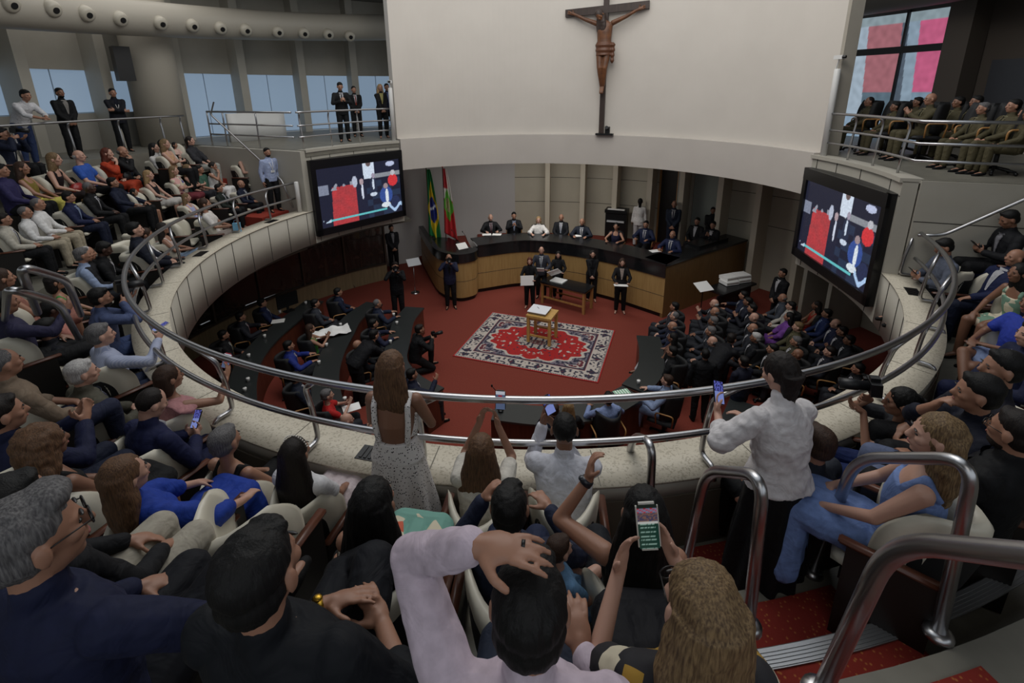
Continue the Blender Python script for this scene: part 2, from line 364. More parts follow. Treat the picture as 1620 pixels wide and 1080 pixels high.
# upper outer wall with windows
LW0, LW1, RW = -160, 10, 11.7
bm = bmesh.new(); arc(bm, LW0, LW1, RW, RW+0.2, 6.84, 9.4, 70); struct('wall_left_upper', bm, PANEL)
bm = bmesh.new(); arc(bm, LW0, -62, RW, RW+0.2, 4.8, 5.80, 50); struct('wall_left_lower', bm, mat('grey_dado', '8b8880', 0.6))
BLUE = mat('blue_frosted_daylight', '8ba2ba', 0.3, emit=0.55)
BLUE.node_tree.nodes['Principled BSDF'].inputs['Base Color'].default_value = hexc('76828f')
fins = [-105, -96, -87, -78, -69.3, -60, -50.8, -41.2, -32, -23]
nw = 1
for a, b in zip(fins, fins[1:]):
    z0 = 5.80 if b < -60.5 else 4.97
    o = bpy.data.objects.new('window_%d' % nw, None); COL.objects.link(o); o['kind'] = 'structure'; nw += 1
    bm = bmesh.new(); arc(bm, a+0.3, b-0.3, RW+.04, RW+.08, z0, 6.84, 8); bobj('pane', bm, BLUE, o)
    bm = bmesh.new(); arc(bm, a+0.3, b-0.3, RW+.02, RW+.08, z0, z0+0.03, 8); arc(bm, (a+b)/2-0.05, (a+b)/2+0.05, RW+.03, RW+.08, z0, 6.84, 1); bobj('window_frame', bm, mat('pale_frame', '8ba0b5', 0.4), o)
for k, a in enumerate(fins):
    bm = bmesh.new(); p0 = pol(RW-0.25, a, 7.1); box(bm, p0, (0.24, 0.55, 4.6), -R_(a)+R_(4)); struct('trim_window_fin_%d' % (k+1), bm, PANEL)
bm = bmesh.new(); arc(bm, -59.5, -49.5, 9.3, 9.4, 4.9, 5.72, 8); struct('wall_deck_counter', bm, mat('white_counter', 'c4c4c2', 0.5), True)
bm = bmesh.new(); p = pol(10.9, -64.3, 0); tube(bm, [p+V((0, 0, 4.8)), p+V((0, 0, 9.4))], 0.58, 40); struct('wall_round_column', bm, mat('concrete_column', 'a29c90', 0.7), True)
bm = bmesh.new(); arc(bm, -200, 160, 7.3, 12.6, 9.4, 9.55, 90); struct('ceiling', bm, mat('grey_ceiling', '6e6b66', 0.8))
# right outer wall
bm = bmesh.new(); arc(bm, 76, 150, 10.2, 10.4, 4.8, 9.4, 50); struct('wall_right', bm, mat('umber_wall', '4c443d', 0.7))
bm = bmesh.new(); arc(bm, 78.5, 87.0, 10.14, 10.2, 4.95, 6.75, 10); struct('wall_right_panel', bm, mat('slate_panel', '3a3c42', 0.5))
bm = bmesh.new(); arc(bm, 54, 78, 10.2, 10.4, 4.8, 5.0, 12); struct('wall_right_sill', bm, mat('slate_wall', '4a4c4c', 0.6))
for k, (a, m) in enumerate(((86.5, 'beige'), (75.8, 'dark'))):
    bm = bmesh.new(); p = pol(9.9, a, 7.1); box(bm, p, (0.14 if k == 0 else 0.5, 0.5, 4.6), -R_(a)); struct('trim_right_fin_%d' % (k+1), bm, PANELD if k == 0 else mat('umber_wall', '4c443d'))
o = bpy.data.objects.new('window_10', None); COL.objects.link(o); o['kind'] = 'structure'
def wincol(u, v):
    # daylight street seen through the pane: pale wall, pink hoarding, grey facade
    s = u + 0.10*(v-0.5)
    if s < 0.20: c = (0.42, 0.52, 0.62)
    elif s < 0.52: c = (0.42, 0.16, 0.19) if v > 0.38 else (0.12, 0.18, 0.23)
    elif s < 0.68: c = (0.30, 0.40, 0.50) if s > 0.58 else (0.10, 0.13, 0.17)
    else: c = (0.62, 0.13, 0.26) if v > 0.38 else (0.22, 0.32, 0.42)
    if v < 0.18: c = (0.30, 0.42, 0.55)
    if v > 0.93: c = (0.30, 0.38, 0.42)
    n = 0.9+0.2*noise.noise(V((u*20, v*20, 3)))
    return tuple(x*n for x in c)
painted('pane', 150, 90, lambda u, v: pol(10.15, 60.5+13.7*u, 4.95+3.0*v), wincol, vmat('street_daylight', emit=0.8), o)
bm = bmesh.new(); arc(bm, 60.5, 74.4, 10.05, 10.12, 7.02, 7.18, 10)
for a in (60.5, 67.8, 74.2): arc(bm, a-0.15, a+0.15, 10.05, 10.12, 4.95, 8.0, 1)
bobj('window_frame', bm, mat('dark_frame', '1c1e22', 0.4), o)
bm = bmesh.new(); arc(bm, 58, 76, 10.1, 10.3, 7.95, 9.4, 12); struct('wall_right_upper', bm, mat('slate_wall', '4a4c4c', 0.6))
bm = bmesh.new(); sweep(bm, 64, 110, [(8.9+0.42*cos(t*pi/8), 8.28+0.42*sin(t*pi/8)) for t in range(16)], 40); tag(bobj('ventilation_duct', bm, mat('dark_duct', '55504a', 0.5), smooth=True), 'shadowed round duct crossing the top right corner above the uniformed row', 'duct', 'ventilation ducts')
# ------------------------------------------------------------------ duct with nozzles
dt = thing('ventilation_duct', 'long pale round duct with nozzles running above the left gallery', 'duct', (0, 0, 0), group='ventilation ducts')
bm = bmesh.new(); pts = []
for k in range(61):
    a = -112+92*k/60; z = 7.88+(a+79)*0.0086
    pts.append(pol(9.75, a, z))
tube(bm, pts, 0.40, 22); bobj('duct_body', bm, mat('painted_duct', '9f9a8f', 0.45), dt, True)
for (x, y) in ((12, 4), (80, 12), (134, 20), (188, 28), (252, 35), (303, 39), (348, 43), (388, 46), (439, 49), (480, 51), (519, 53), (553, 56)):
    d = ray(x, y+1); e = V((d.x, d.y)); a_, b_, c_ = e.dot(e), -2*(d.x*CX+d.y*CY), CX*CX+CY*CY-9.40**2
    t = (-b_+sqrt(b_*b_-4*a_*c_))/2/a_; p = V((d.x*t, d.y*t, CAMZ+d.z*t))
    az = atan2(p.x-CX, p.y-CY); inn = V((-sin(az)*0.86, -cos(az)*0.86, -0.35)).normalized()
    bm = bmesh.new(); tube(bm, [p-inn*0.10, p+inn*0.05, p+inn*0.10, p+inn*0.13], [0.17, 0.16, 0.145, 0.10], 18); nz = bobj('nozzle', bm, mat('nozzle_grey', 'a8a396', 0.4), dt, True)
    bm = bmesh.new(); tube(bm, [p+inn*0.12, p+inn*0.137], [0.062, 0.062], 14); bobj('nozzle_opening', bm, DARK, nz)
p = pol(10.55, -68.9, 7.05); bm = bmesh.new(); box(bm, p-V((0, 0, 0.08)), (0.34, 0.30, 0.80), 0.9); box(bm, pol(10.75, -67.0, 7.2), (0.35, 0.05, 0.05), 0.9); tag(bobj('loudspeaker', bm, DARK), 'black box loudspeaker hung beside the round column', 'speaker')
# ------------------------------------------------------------------ railings
def cylp(x, y, r):
    d = ray(x, y); a_, b_, c_ = d.x*d.x+d.y*d.y, -2*(d.x*CX+d.y*CY), CX*CX+CY*CY-r*r
    t = (-b_+sqrt(max(0.0, b_*b_-4*a_*c_)))/2/a_
    return V((d.x*t, d.y*t, CAMZ+d.z*t))
def azr(p): return math.degrees(atan2(p[0]-CX, p[1]-CY)), hypot(p[0]-CX, p[1]-CY)
rl = thing('curved_railing', 'long curved double steel railing standing on the gallery ledge', 'railing', pol(5.97, 180, 3.52))
RO = rl.location
def robj(name, bm, m, par): 
    bmesh.ops.translate(bm, verts=bm.verts, vec=-V(par.location)); return bobj(name, bm, m, par, True)
for nm, z, r, a0, a1, t in (('top_rail', 4.2, 5.97, 111.5, 295, 0.027), ('lower_rail', 3.838, 5.95, 112, 294, 0.024)):
    bm = bmesh.new(); pts = [pol(r, a0+(a1-a0)*k/140, z) for k in range(141)]
    tube(bm, pts, t, 12); robj(nm, bm, STEEL, rl)
posts = [(505, 703), (1106, 722), (371, 655), (274, 575), (251, 456), (284, 425), (322.6, 396), (369.5, 369.6), (420, 350), (470, 334), (1383, 633), (1448, 578), (1474, 525), (1424, 438), (1455, 479), (672, 735), (228, 500)]
for x, y in posts:
    a, _ = azr(at(x, y, 3.5)); bm = bmesh.new(); s = 2.6 if (a % 360) > 200 else -2.6
    p = [pol(6.02, a, 3.46), pol(6.0, a, 3.55), pol(5.84, a, 3.55), pol(5.86, a, 3.85), pol(5.90, a, 4.06), pol(5.97, a+s*0.6, 4.19)]
    tube(bm, fillet(p, 0.06, 5), 0.021, 9); robj('post', bm, STEEL, rl)
def rail_run(name, label, path, heights, base_idx, posts, grp='railings', hook=0.10, r=0.02):
    t = thing(name, label, 'railing', path[0], group=grp)
    def T(bm, nm): bmesh.ops.translate(bm, verts=bm.verts, vec=-V(path[0])); bobj(nm, bm, STEEL, t, True)
    for k, h in enumerate(heights):
        bm = bmesh.new(); tube(bm, [p+V((0, 0, h)) for p in path], r if k else r*1.2, 9); T(bm, 'rail')
    for p, inn in posts:
        bm = bmesh.new(); H = heights[0]
        tube(bm, fillet([p+inn*hook*0.0, p+inn*0.02+V((0, 0, H*0.55)), p+inn*0.05+V((0, 0, H*0.86)), p-inn*0.0+V((0, 0, H))], 0.12, 5), r*0.95, 9); T(bm, 'post')
    return t
def ring_path(a0, a1, r, z, n=14): return [pol(r, a0+(a1-a0)*k/n, z) for k in range(n+1)]
def inn(a): return V((-sin(R_(a)), -cos(R_(a)), 0))
H3 = (0.86, 0.56, 0.30)
P1 = ring_path(-64, -38, 5.78, 4.95)
rail_run('deck_railing', 'three-bar steel railing in front of the suited people on the left deck', P1, H3, 0, [(pol(5.78, a, 4.95), -inn(a)) for a in (-63, -55, -47)])
P2 = [pol(r, -64.4, 4.95) for r in (5.9, 7.0, 8.2, 8.9)]
rail_run('deck_railing', 'steel railing returning along the side of the left deck above the gallery aisle', P2, H3, 0, [(pol(r, -64.4, 4.95), V((0.4, -0.6, 0))) for r in (7.1, 8.3, 8.9)])
P3 = ring_path(84.5, 110, 5.76, 4.95)+[pol(r, 110.8, 4.95) for r in (6.4, 7.2, 8.2, 9.2)]
rail_run('deck_railing', 'three-bar steel railing in front of the uniformed row on the right deck', P3, (0.80, 0.50, 0.26), 0, [(pol(5.76, a, 4.95), -inn(a)) for a in (91, 98, 105.5)]+[(pol(8.0, 110.8, 4.95), -inn(105))])
P4 = ring_path(-128, -66.5, 9.32, 4.9, 24)
rail_run('landing_railing', 'single-bar steel railing behind the last gallery row where three men lean', P4, (0.82,), 0, [(pol(9.32, a, 4.9), -inn(a)) for a in (-114, -104, -96, -89, -82.5, -76, -70, -67)])
bm = bmesh.new(); tube(bm, fillet([cylp(338, 162, 9.0), pol(8.4, -66, 5.75), pol(6.3, -66, 4.25), pol(6.05, -66, 3.6)], 0.1), 0.02, 9)
tag(bobj('stair_handrail', bm, STEEL, smooth=True), 'sloping steel handrail down the left side aisle by the end wall', 'railing', 'railings')
bm = bmesh.new()
def onwall(x, y, az, z=None):       # point of the view ray on a wall that runs outward at this azimuth
    d = ray(x, y); n = (cos(R_(az)), -sin(R_(az))); t = (CX*n[0]+CY*n[1])/(d.x*n[0]+d.y*n[1]); return V((d.x*t, d.y*t, CAMZ+d.z*t))
hp = [onwall(1452, 372, 111.9), onwall(1492, 372, 111.9), onwall(1622, 315, 111.9), onwall(1700, 281, 111.9)]
tube(bm, fillet(hp, 0.1), 0.022, 10); tag(bobj('wall_handrail', bm, STEEL, smooth=True), 'steel handrail rising along the right end wall above the seated men', 'railing', 'railings')
HOOPS = [((985, 800), 2.9, 0.42, 'small steel stair hoop beside the dark-haired woman with a watch'), ((1082, 905), 3.3, 0.50, 'steel stair hoop standing behind the woman in the white blouse'),
         ((1285, 905), 3.3, 0.55, 'steel stair hoop in front of the woman in the light blue dress'), ((1296, 1100), 4.1, 0.70, 'large nearest steel stair hoop at the bottom right')]
for k, ((x, y), z, L, lb) in enumerate(HOOPS):
    p0 = at(x, y, z); a, r = azr(p0); d = -inn(a); 
    t = thing('stair_hoop_rail', lb, 'handrail', p0, group='hoop handrails beside the aisle steps')
    up = V((0, 0, 1)); H = (0.78, 0.87, 0.95, 0.83)[k]; ri = (0.55, 0.75, 0.75, 0.9)[k]
    bm = bmesh.new()
    pts = [V((0, 0, 0)), d*0.10+up*H, d*(L+0.04)+up*(H+L*ri), d*(L+0.10)+up*(0.4 if k else 0.1)]
    tube(bm, fillet(pts, 0.17, 9), 0.029, 14); bobj('hoop', bm, STEEL, t, True)
    for q in (pts[0], pts[3]):
        bm = bmesh.new(); tube(bm, [q, q+up*0.02, q+up*0.035], [0.062, 0.06, 0.035], 16); bobj('foot_flange', bm, STEEL, t, True)
# ring of loops on the left aisle
for k, ((x, y), z, L, lb) in enumerate((((128, 535), 3.7, 0.5, 'steel stair hoop on the left aisle beside the man in the dark suit'), ((130, 500), 3.7, 0.45, 'farther steel stair hoop on the left aisle by the green top'))):
    bm = bmesh.new(); pp = [((8, 505), 4.3), ((12, 455), 5.0), ((92, 478), 4.7), ((125, 535), 4.0)] if k == 0 else [((60, 495), 4.5), ((30, 420), 5.2), ((105, 442), 4.9), ((128, 498), 4.2)]
    P = [at(a[0], a[1], b) for a, b in pp]
    tube(bm, fillet(P, 0.2, 8), 0.026, 12); tag(bobj('stair_hoop_rail', bm, STEEL, smooth=True), lb, 'handrail', 'hoop handrails beside the aisle steps')
for (a, r, z0, z1, rr, lb, ct) in ((-37.4, 5.75, 4.95, 6.35, 0.055, 'tall white pole at the left edge of the plaster wall', 'pole'), (84.6, 5.75, 4.95, 6.55, 0.055, 'tall white pole at the right edge of the plaster wall', 'pole'),
                              (109.0, 5.86, 3.52, 4.28, 0.07, 'short white cylinder beside the right screen', 'post'), (-66.2, 5.82, 3.52, 4.25, 0.05, 'short pale cylinder beside the left screen', 'post')):
    bm = bmesh.new(); p = pol(r, a, z0); tube(bm, [p, p+V((0, 0, z1-z0-0.02)), p+V((0, 0, z1-z0))], [rr, rr, rr*0.8], 20); tag(bobj('white_pole', bm, GLOSSW, smooth=True), lb, ct, 'white poles by the screens')
for a, lb in ((-37.4, 'tiny white surveillance camera above the left pole'), (84.6, 'white surveillance camera above the right pole')):
    p = pol(5.75, a, 6.75 if a > 0 else 6.5); t = thing('wall_camera', lb, 'camera', p, group='surveillance cameras')
    bm = bmesh.new(); box(bm, (0, 0, 0), (0.10, 0.16, 0.07), 0.4); bobj('camera_body', bm, GLOSSW, t)
    bm = bmesh.new(); tube(bm, [(0, -0.08, 0), (0.03, -0.13, 0)], 0.028, 10); bobj('lens', bm, DARK, t)
    bm = bmesh.new(); tube(bm, [(0, 0, -0.02), (0, 0.06, -0.2)], 0.012, 8); bobj('bracket', bm, GLOSSW, t)
# ------------------------------------------------------------------ screens
def scrcol(u, v):
    c = [0.010, 0.012, 0.035]
    n = noise.noise(V((u*14, v*11, 2)))
    def E(cx, cy, rx, ry): return ((u-cx)/rx)**2+((v-cy)/ry)**2 < 1
    if 0.13+0.04*v < u < 0.47 and v < 0.66+0.03*n: c = [0.50+0.12*n, 0.05, 0.06]
    if 0.0 < u < 0.12 and 0.55 < v < 0.72: c = [0.25, 0.28, 0.38]
    if v > 0.6 and 0.14 < u < 0.42 and n > 0.18 and v < 0.72: c = [0.35, 0.37, 0.45]
    if u > 0.6 and 0.70 < v < 0.78: c = [0.30, 0.32, 0.36]
    if u > 0.55 and v < 0.66 and (int(v*9)+int(u*8)) % 2 == 0: c = [0.02, 0.035, 0.08]
    if 0.53 < u < 0.67 and v > 0.72 and abs(u-0.60) < 0.07-0.03*abs(v-0.9): c = [0.75, 0.85, 1.0]
    if E(0.60, 0.98, 0.03, 0.05): c = [0.15, 0.1, 0.1]
    if E(0.645, 0.55, 0.045, 0.19): c = [0.02, 0.03, 0.07]
    if E(0.645, 0.6, 0.014, 0.10) or E(0.64, 0.42, 0.045, 0.035): c = [0.7, 0.8, 0.95]
    if E(0.65, 0.755, 0.022, 0.05): c = [0.4, 0.35, 0.45]
    if 0.43 < u < 0.56 and v < 0.66: c = [0.012, 0.014, 0.04]
    if E(0.505, 0.5, 0.014, 0.14): c = [0.75, 0.8, 0.95]
    if E(0.50, 0.68, 0.026, 0.055): c = [0.5, 0.38, 0.42]
    if E(0.42, 0.70, 0.03, 0.10): c = [0.55, 0.6, 0.75]
    if E(0.90, 0.62, 0.065, 0.11): c = [0.75, 0.04, 0.05]
    if E(0.905, 0.76, 0.03, 0.05): c = [0.6, 0.6, 0.66]
    if E(0.88, 0.93, 0.06, 0.045) and n > -0.2: c = [0.6, 0.66, 0.9]
    if E(0.80, 0.36, 0.085, 0.16): c = [0.04, 0.09, 0.35]
    if E(0.81, 0.34, 0.022, 0.13) or E(0.79, 0.18, 0.06, 0.05): c = [0.85, 0.92, 1.0]
    if E(0.80, 0.53, 0.03, 0.05): c = [0.4, 0.3, 0.32]
    if E(0.92, 0.2, 0.06, 0.12): c = [0.02, 0.03, 0.09]
    if abs(v-0.05*sin(u*40)-0.10) < 0.035 and u > 0.83: c = [0.5, 0.7, 1.0]
    if abs(v-0.10) < 0.020 and 0.10 < u < 0.80: c = [0.15, 0.62, 0.66]
    if abs(v-0.10) < 0.028 and 0.02 < u < 0.11 and n > -0.1: c = [0.6, 0.75, 0.9]
    k_ = 0.9+0.22*noise.noise(V((u*60, v*45, 7)))
    return tuple(min(1, max(0, x*k_+0.01)) for x in c)
def screen(lb, a0, a1, z0, z1, tl):
    p0, p1 = pol(5.60, a0), pol(5.60, a1); d = (p1-p0); W = d.length; d.normalize(); n = V((d.y, -d.x, 0))
    if n.dot(V((CX, CY, 0))-p0) < 0: n = -n
    c = (p0+p1)/2; t = thing('video_screen', lb, 'screen', c+V((0, 0, z0)), group='large wall screens'); Hh = z1-z0
    M = Matrix((d, n, V((0, 0, 1)))).transposed()
    def bx(bm, x0, x1, y0, y1, q0, q1): 
        vs_ = box(bm, V(((x0+x1)/2, (y0+y1)/2, (q0+q1)/2)), (abs(x1-x0), abs(y1-y0), q1-q0)); bmesh.ops.transform(bm, matrix=M.to_4x4(), verts=vs_)
    h = W/2
    bm = bmesh.new(); bx(bm, -h, h, -0.30, 0.02, 0, Hh); bobj('housing', bm, DARK, t)
    bm = bmesh.new(); bx(bm, -h, -h+0.13, 0.02, 0.07, 0, Hh); bx(bm, h-0.10, h, 0.02, 0.07, 0, Hh); bx(bm, -h, h, 0.02, 0.07, 0, 0.17); bx(bm, -h, h, 0.02, 0.075, Hh-0.22, Hh); bobj('bezel', bm, mat('black_bezel', '0e0f13', 0.3), t)
    painted('picture', 150, 90, lambda u, v: M @ V(((-h+0.13)+u*(W-0.23), 0.03, 0.17+v*(Hh-0.39))), (lambda u, v: scrcol(u, v)) if (M @ V((1, 0, 0))).dot(cR) > 0 or tl else (lambda u, v: scrcol(1-u, v)), vmat('screen_light', emit=0.85), t)
screen('large black video screen on the left fascia under the suited people', -64.0, -36.6, 2.88, 4.72, True)
screen('large black video screen on the right fascia under the uniformed row', 83.2, 110.0, 2.93, 4.72, True)
# ------------------------------------------------------------------ cross
az = 23.6; t = thing('crucifix', 'dark wooden crucifix with carved figure on the tall plaster wall', 'crucifix', pol(5.72, az, 5.0), -R_(az)+pi)
XW = mat('dark_cross_wood', '3a2c26', 0.5, kind='wood', scale=20, col2='2c211c')
bm = bmesh.new(); box(bm, (0, 0, 2.1), (0.135, 0.09, 4.2)); bobj('upright', bm, XW, t)
bm = bmesh.new(); box(bm, (0, 0.01, 3.30), (2.25, 0.085, 0.19), M=Matrix.Rotation(0.03, 3, 'Y')); bobj('crossbar', bm, XW, t)
CRUX = t
bm = bmesh.new(); box(bm, (-0.12, 0.1, 0.03), (0.5, 0.12, 0.05)); box(bm, (-0.2, 0.1, 0.14), (0.13, 0.1, 0.2)); tube(bm, [(-0.2, 0.12, 0.2), (-0.2, 0.24, 0.23)], 0.05, 10)
o = bobj('spotlight', bm, DARK); o.matrix_world = Matrix.Translation(pol(5.70, az, 5.0)) @ Matrix.Rotation(-R_(az)+pi, 4, 'Z'); tag(o, 'small black spotlight on the ledge at the foot of the cross', 'lamp')
# ------------------------------------------------------------------ rostrum bench
bt = thing('rostrum_bench', 'long curved oak bench with black desktop where the panel sits', 'bench', (1.6, 14.5, 0))
def off(poly, d):
    out = []; n = len(poly)
    for i in range(n):
        a, b = V(poly[max(i-1, 0)]+(0,)), V(poly[min(i+1, n-1)]+(0,)); t_ = (b-a).normalized(); nn = V((-t_.y, t_.x, 0)); out.append((poly[i][0]+nn.x*d, poly[i][1]+nn.y*d))
    return out
def ribbon(bm, poly, d0, d1, z0, z1): a = off(poly, d0); b = off(poly, d1); 
def strip(bm, poly, d0, d1, z0, z1):
    a = off(poly, d0); b = off(poly, d1); R = []
    for p, q in zip(a, b): R.append([bm.verts.new((p[0], p[1], z0)), bm.verts.new((q[0], q[1], z0)), bm.verts.new((q[0], q[1], z1)), bm.verts.new((p[0], p[1], z1))])
    for A, B in zip(R, R[1:]):
        for k in range(4): bm.faces.new((A[k], A[(k+1) % 4], B[(k+1) % 4], B[k]))
    bm.faces.new(R[0]); bm.faces.new(R[-1][::-1])
def place(bm, o): bmesh.ops.translate(bm, verts=bm.verts, vec=-V(o.location)); return bm
def part(nm, m, o, f, smooth=False):
    bm = bmesh.new(); f(bm); place(bm, o); return bobj(nm, bm, m, o, smooth)
part('plinth', DARK, bt, lambda b: strip(b, fc, 0.05, 0.12, 0, 0.14))
part('front_panel', PLY, bt, lambda b: strip(b, fc, 0.0, 0.08, 0.13, 1.22))
part('black_band', BLACKTOP, bt, lambda b: strip(b, fc, -0.03, 0.08, 1.22, 1.58))
part('desktop', BLACKTOP, bt, lambda b: strip(b, fc, -0.05, 0.80, 1.58, 1.62))
part('panel_joint', GAP, bt, lambda b: strip(b, fc, -0.003, 0.02, 0.66, 0.672))
sd = [(4.23, 12.42), (5.4, 13.25), (6.6, 14.05), (7.5, 14.65)]
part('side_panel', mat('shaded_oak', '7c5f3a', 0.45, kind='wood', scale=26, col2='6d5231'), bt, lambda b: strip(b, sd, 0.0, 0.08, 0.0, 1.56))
part('side_top', BLACKTOP, bt, lambda b: strip(b, sd, -0.03, 0.75, 1.56, 1.62))
part('rear_desk', BLACKTOP, bt, lambda b: box(b, (6.1, 14.35, 1.45), (1.5, 0.5, 0.5), 0.6))
pt = thing('speaker_podium', 'rounded oak podium with black rim left of the rostrum bench', 'podium', (-2.0, 14.4, 0))
pc = [(p.x, p.y) for p in bez([(-3.35, 16.9, 0), (-2.75, 15.2, 0), (-2.3, 14.15, 0), (-1.68, 13.68, 0), (-1.18, 13.9, 0), (-1.1, 14.40, 0)], 8)]
part('podium_front', PLY, pt, lambda b: strip(b, pc, 0.0, 0.07, 0.13, 1.30)); part('plinth', DARK, pt, lambda b: strip(b, pc, 0.05, 0.1, 0, 0.14))
part('rim', BLACKTOP, pt, lambda b: strip(b, pc, -0.05, 0.12, 1.28, 1.56))
part('shelf', BLACKTOP, pt, lambda b: prism(b, off(pc, 0.1)+[(-1.1, 15.2), (-2.3, 16.8)], 1.10, 1.14))
part('panel_joint', GAP, pt, lambda b: strip(b, pc, -0.003, 0.02, 0.66, 0.672))
# flags
def flag(lb, x, y, r, colf, tip):
    p = cylp(x, y, r); p.z = 0.85; t = thing('draped_flag', lb, 'flag', p, group='flags behind the podium'); az = azr(p)[0]
    t.rotation_euler = (0, 0, -R_(az)+pi+0.2)
    bm = bmesh.new(); tube(bm, [(0, 0, 0), (0, 0, 2.85)], 0.018, 10); tube(bm, [(0, 0, 0), (0, 0, 0.05)], 0.16, 20); bobj('flagpole', bm, mat('pole_wood', '6a4a2c', 0.4), t, True)
    bm = bmesh.new(); ell(bm, (0, 0, 2.90), (0.05, 0.05, 0.07)); bobj('finial', bm, mat(tip, tip, 0.4), t, True)
    def pos(u, v):
        wd = 0.06+0.20*(1-v)**0.7; ph = u*pi*5
        return V(((0.03-u)*wd*1.9+0.05*(1-v), 0.03+0.07*sin(ph)*(1-v*0.7)+0.02, 0.45+2.35*v-0.35*u*(1-v)))
    painted('cloth', 40, 50, pos, colf, vmat('flag_cloth', 0.7), t, 0.006)
def brazil(u, v):
    a, b = (u-0.5)*1.0, (v-0.42)
    if (a/0.36)**2+(b/0.19)**2 < 1: return hexc('1c2c7c') if abs(b-0.03-0.15*a) > 0.018 else hexc('d8dde8')
    if abs(a)/0.55+abs(b)/0.42 < 1: return hexc('d8b81c')
    return hexc('12703c')
def santa(u, v):
    if v > 0.70: return hexc('b03038') if u < 0.55 else hexc('d8d4d0')
    a, b = u-0.45, v-0.47
    if abs(a)/0.6+abs(b)/0.24 < 1:
        if (a/0.22)**2+(b/0.10)**2 < 1: return hexc('8a7a3a') if int((u+v)*30) % 2 else hexc('c8b8a0')
        return hexc('5fae3a')
    return hexc('d8d4d0') if v > 0.55 else hexc('b4262c')
flag('green, yellow and blue national flag draped on its pole', 681, 380, 8.6, brazil, '2c7a44')
flag('red, white and green state flag draped on its pole', 706, 384, 8.6, santa, 'c03038')
# music stand, side tables, papers
p = at(657, 463, 0); t = thing('lectern_stand', 'thin steel reading stand beside the podium steps', 'stand', p)
bm = bmesh.new(); tube(bm, [(0, 0, 0), (0, 0, 1.02)], 0.014, 8); tube(bm, [(0, 0, 0), (0, 0, 0.02)], 0.14, 20); bobj('pole', bm, STEEL, t, True)
bm = bmesh.new(); box(bm, (0.02, -0.02, 1.06), (0.42, 0.3, 0.015), 0.5, Matrix.Rotation(0.6, 3, 'X')); bobj('tray', bm, mat('pale_tray', 'b9bcc0', 0.3), t)
def table4(nm, lb, foot_l, foot_r, depth, h, top_m, leg_m, th=0.05, grp=None, stretch=True, ov=0.06):
    a, b = at(*foot_l, 0), at(*foot_r, 0); d = (b-a); L = d.length; d.normalize(); n = V((-d.y, d.x, 0))
    t = thing(nm, lb, 'table', a, atan2(d.y, d.x), grp)
    bm = bmesh.new(); box(bm, (L/2, depth/2, h-th/2), (L+ov*2, depth+ov*2, th)); bobj('tabletop', bm, top_m, t)
    for x in (0, L):
        for y in (0, depth): bm = bmesh.new(); box(bm, (x, y, (h-th)/2), (0.07, 0.07, h-th)); bobj('leg', bm, leg_m, t)
    if stretch:
        for y in (0, depth): bm = bmesh.new(); box(bm, (L/2, y, 0.22), (L-0.07, 0.03, 0.05)); bobj('stretcher', bm, leg_m, t)
        bm = bmesh.new(); box(bm, (L/2, depth/2, h-th-0.04), (L, depth, 0.07)); bobj('apron', bm, leg_m, t)
    return t
tb = table4('side_table', 'low dark-topped table with oak legs before the rostrum bench', (858, 479), (923, 497), 0.5, 0.72, BLACKTOP, OAK)
bm = bmesh.new(); box(bm, (0.40, 0.28, 0.735), (0.42, 0.34, 0.03)); o = bobj('certificate_stack', bm, WHITEP); o.matrix_world = Matrix.Translation(tb.location) @ Matrix.Rotation(tb.rotation_euler.z, 4, 'Z'); tag(o, 'stack of white certificates on the dark-topped table', 'papers')
bk_ = table4('display_table', 'small oak table standing on the patterned rug', (836, 541), (869, 548), 0.5, 0.78, mat('pale_oak', 'c8a05c', 0.4, kind='wood', scale=18, col2='ae8848'), mat('pale_oak', 'c8a05c'), 0.06, stretch=True, ov=0.05)
t = thing('open_display_book', 'white-covered book lying on the small oak table on the rug', 'book', (0, 0, 0)); t.matrix_world = Matrix.Translation(bk_.location) @ Matrix.Rotation(bk_.rotation_euler.z, 4, 'Z') @ Matrix.Translation((0.20, 0.26, 0.78))
bm = bmesh.new(); box(bm, (0, 0, 0.03), (0.46, 0.42, 0.06)); bobj('pages', bm, mat('aged_pages', '8a7c60', 0.7), t)
bm = bmesh.new(); box(bm, (0, 0, 0.068), (0.50, 0.46, 0.014), 0, Matrix.Rotation(0.02, 3, 'X')); bobj('cover', bm, mat('white_cover', 'e2e4ea', 0.4), t)
bm = bmesh.new(); tube(bm, [(-0.1, 0.1, 0.08), (-0.02, 0.03, 0.08)], 0.006, 6); bobj('pen', bm, DARK, t)
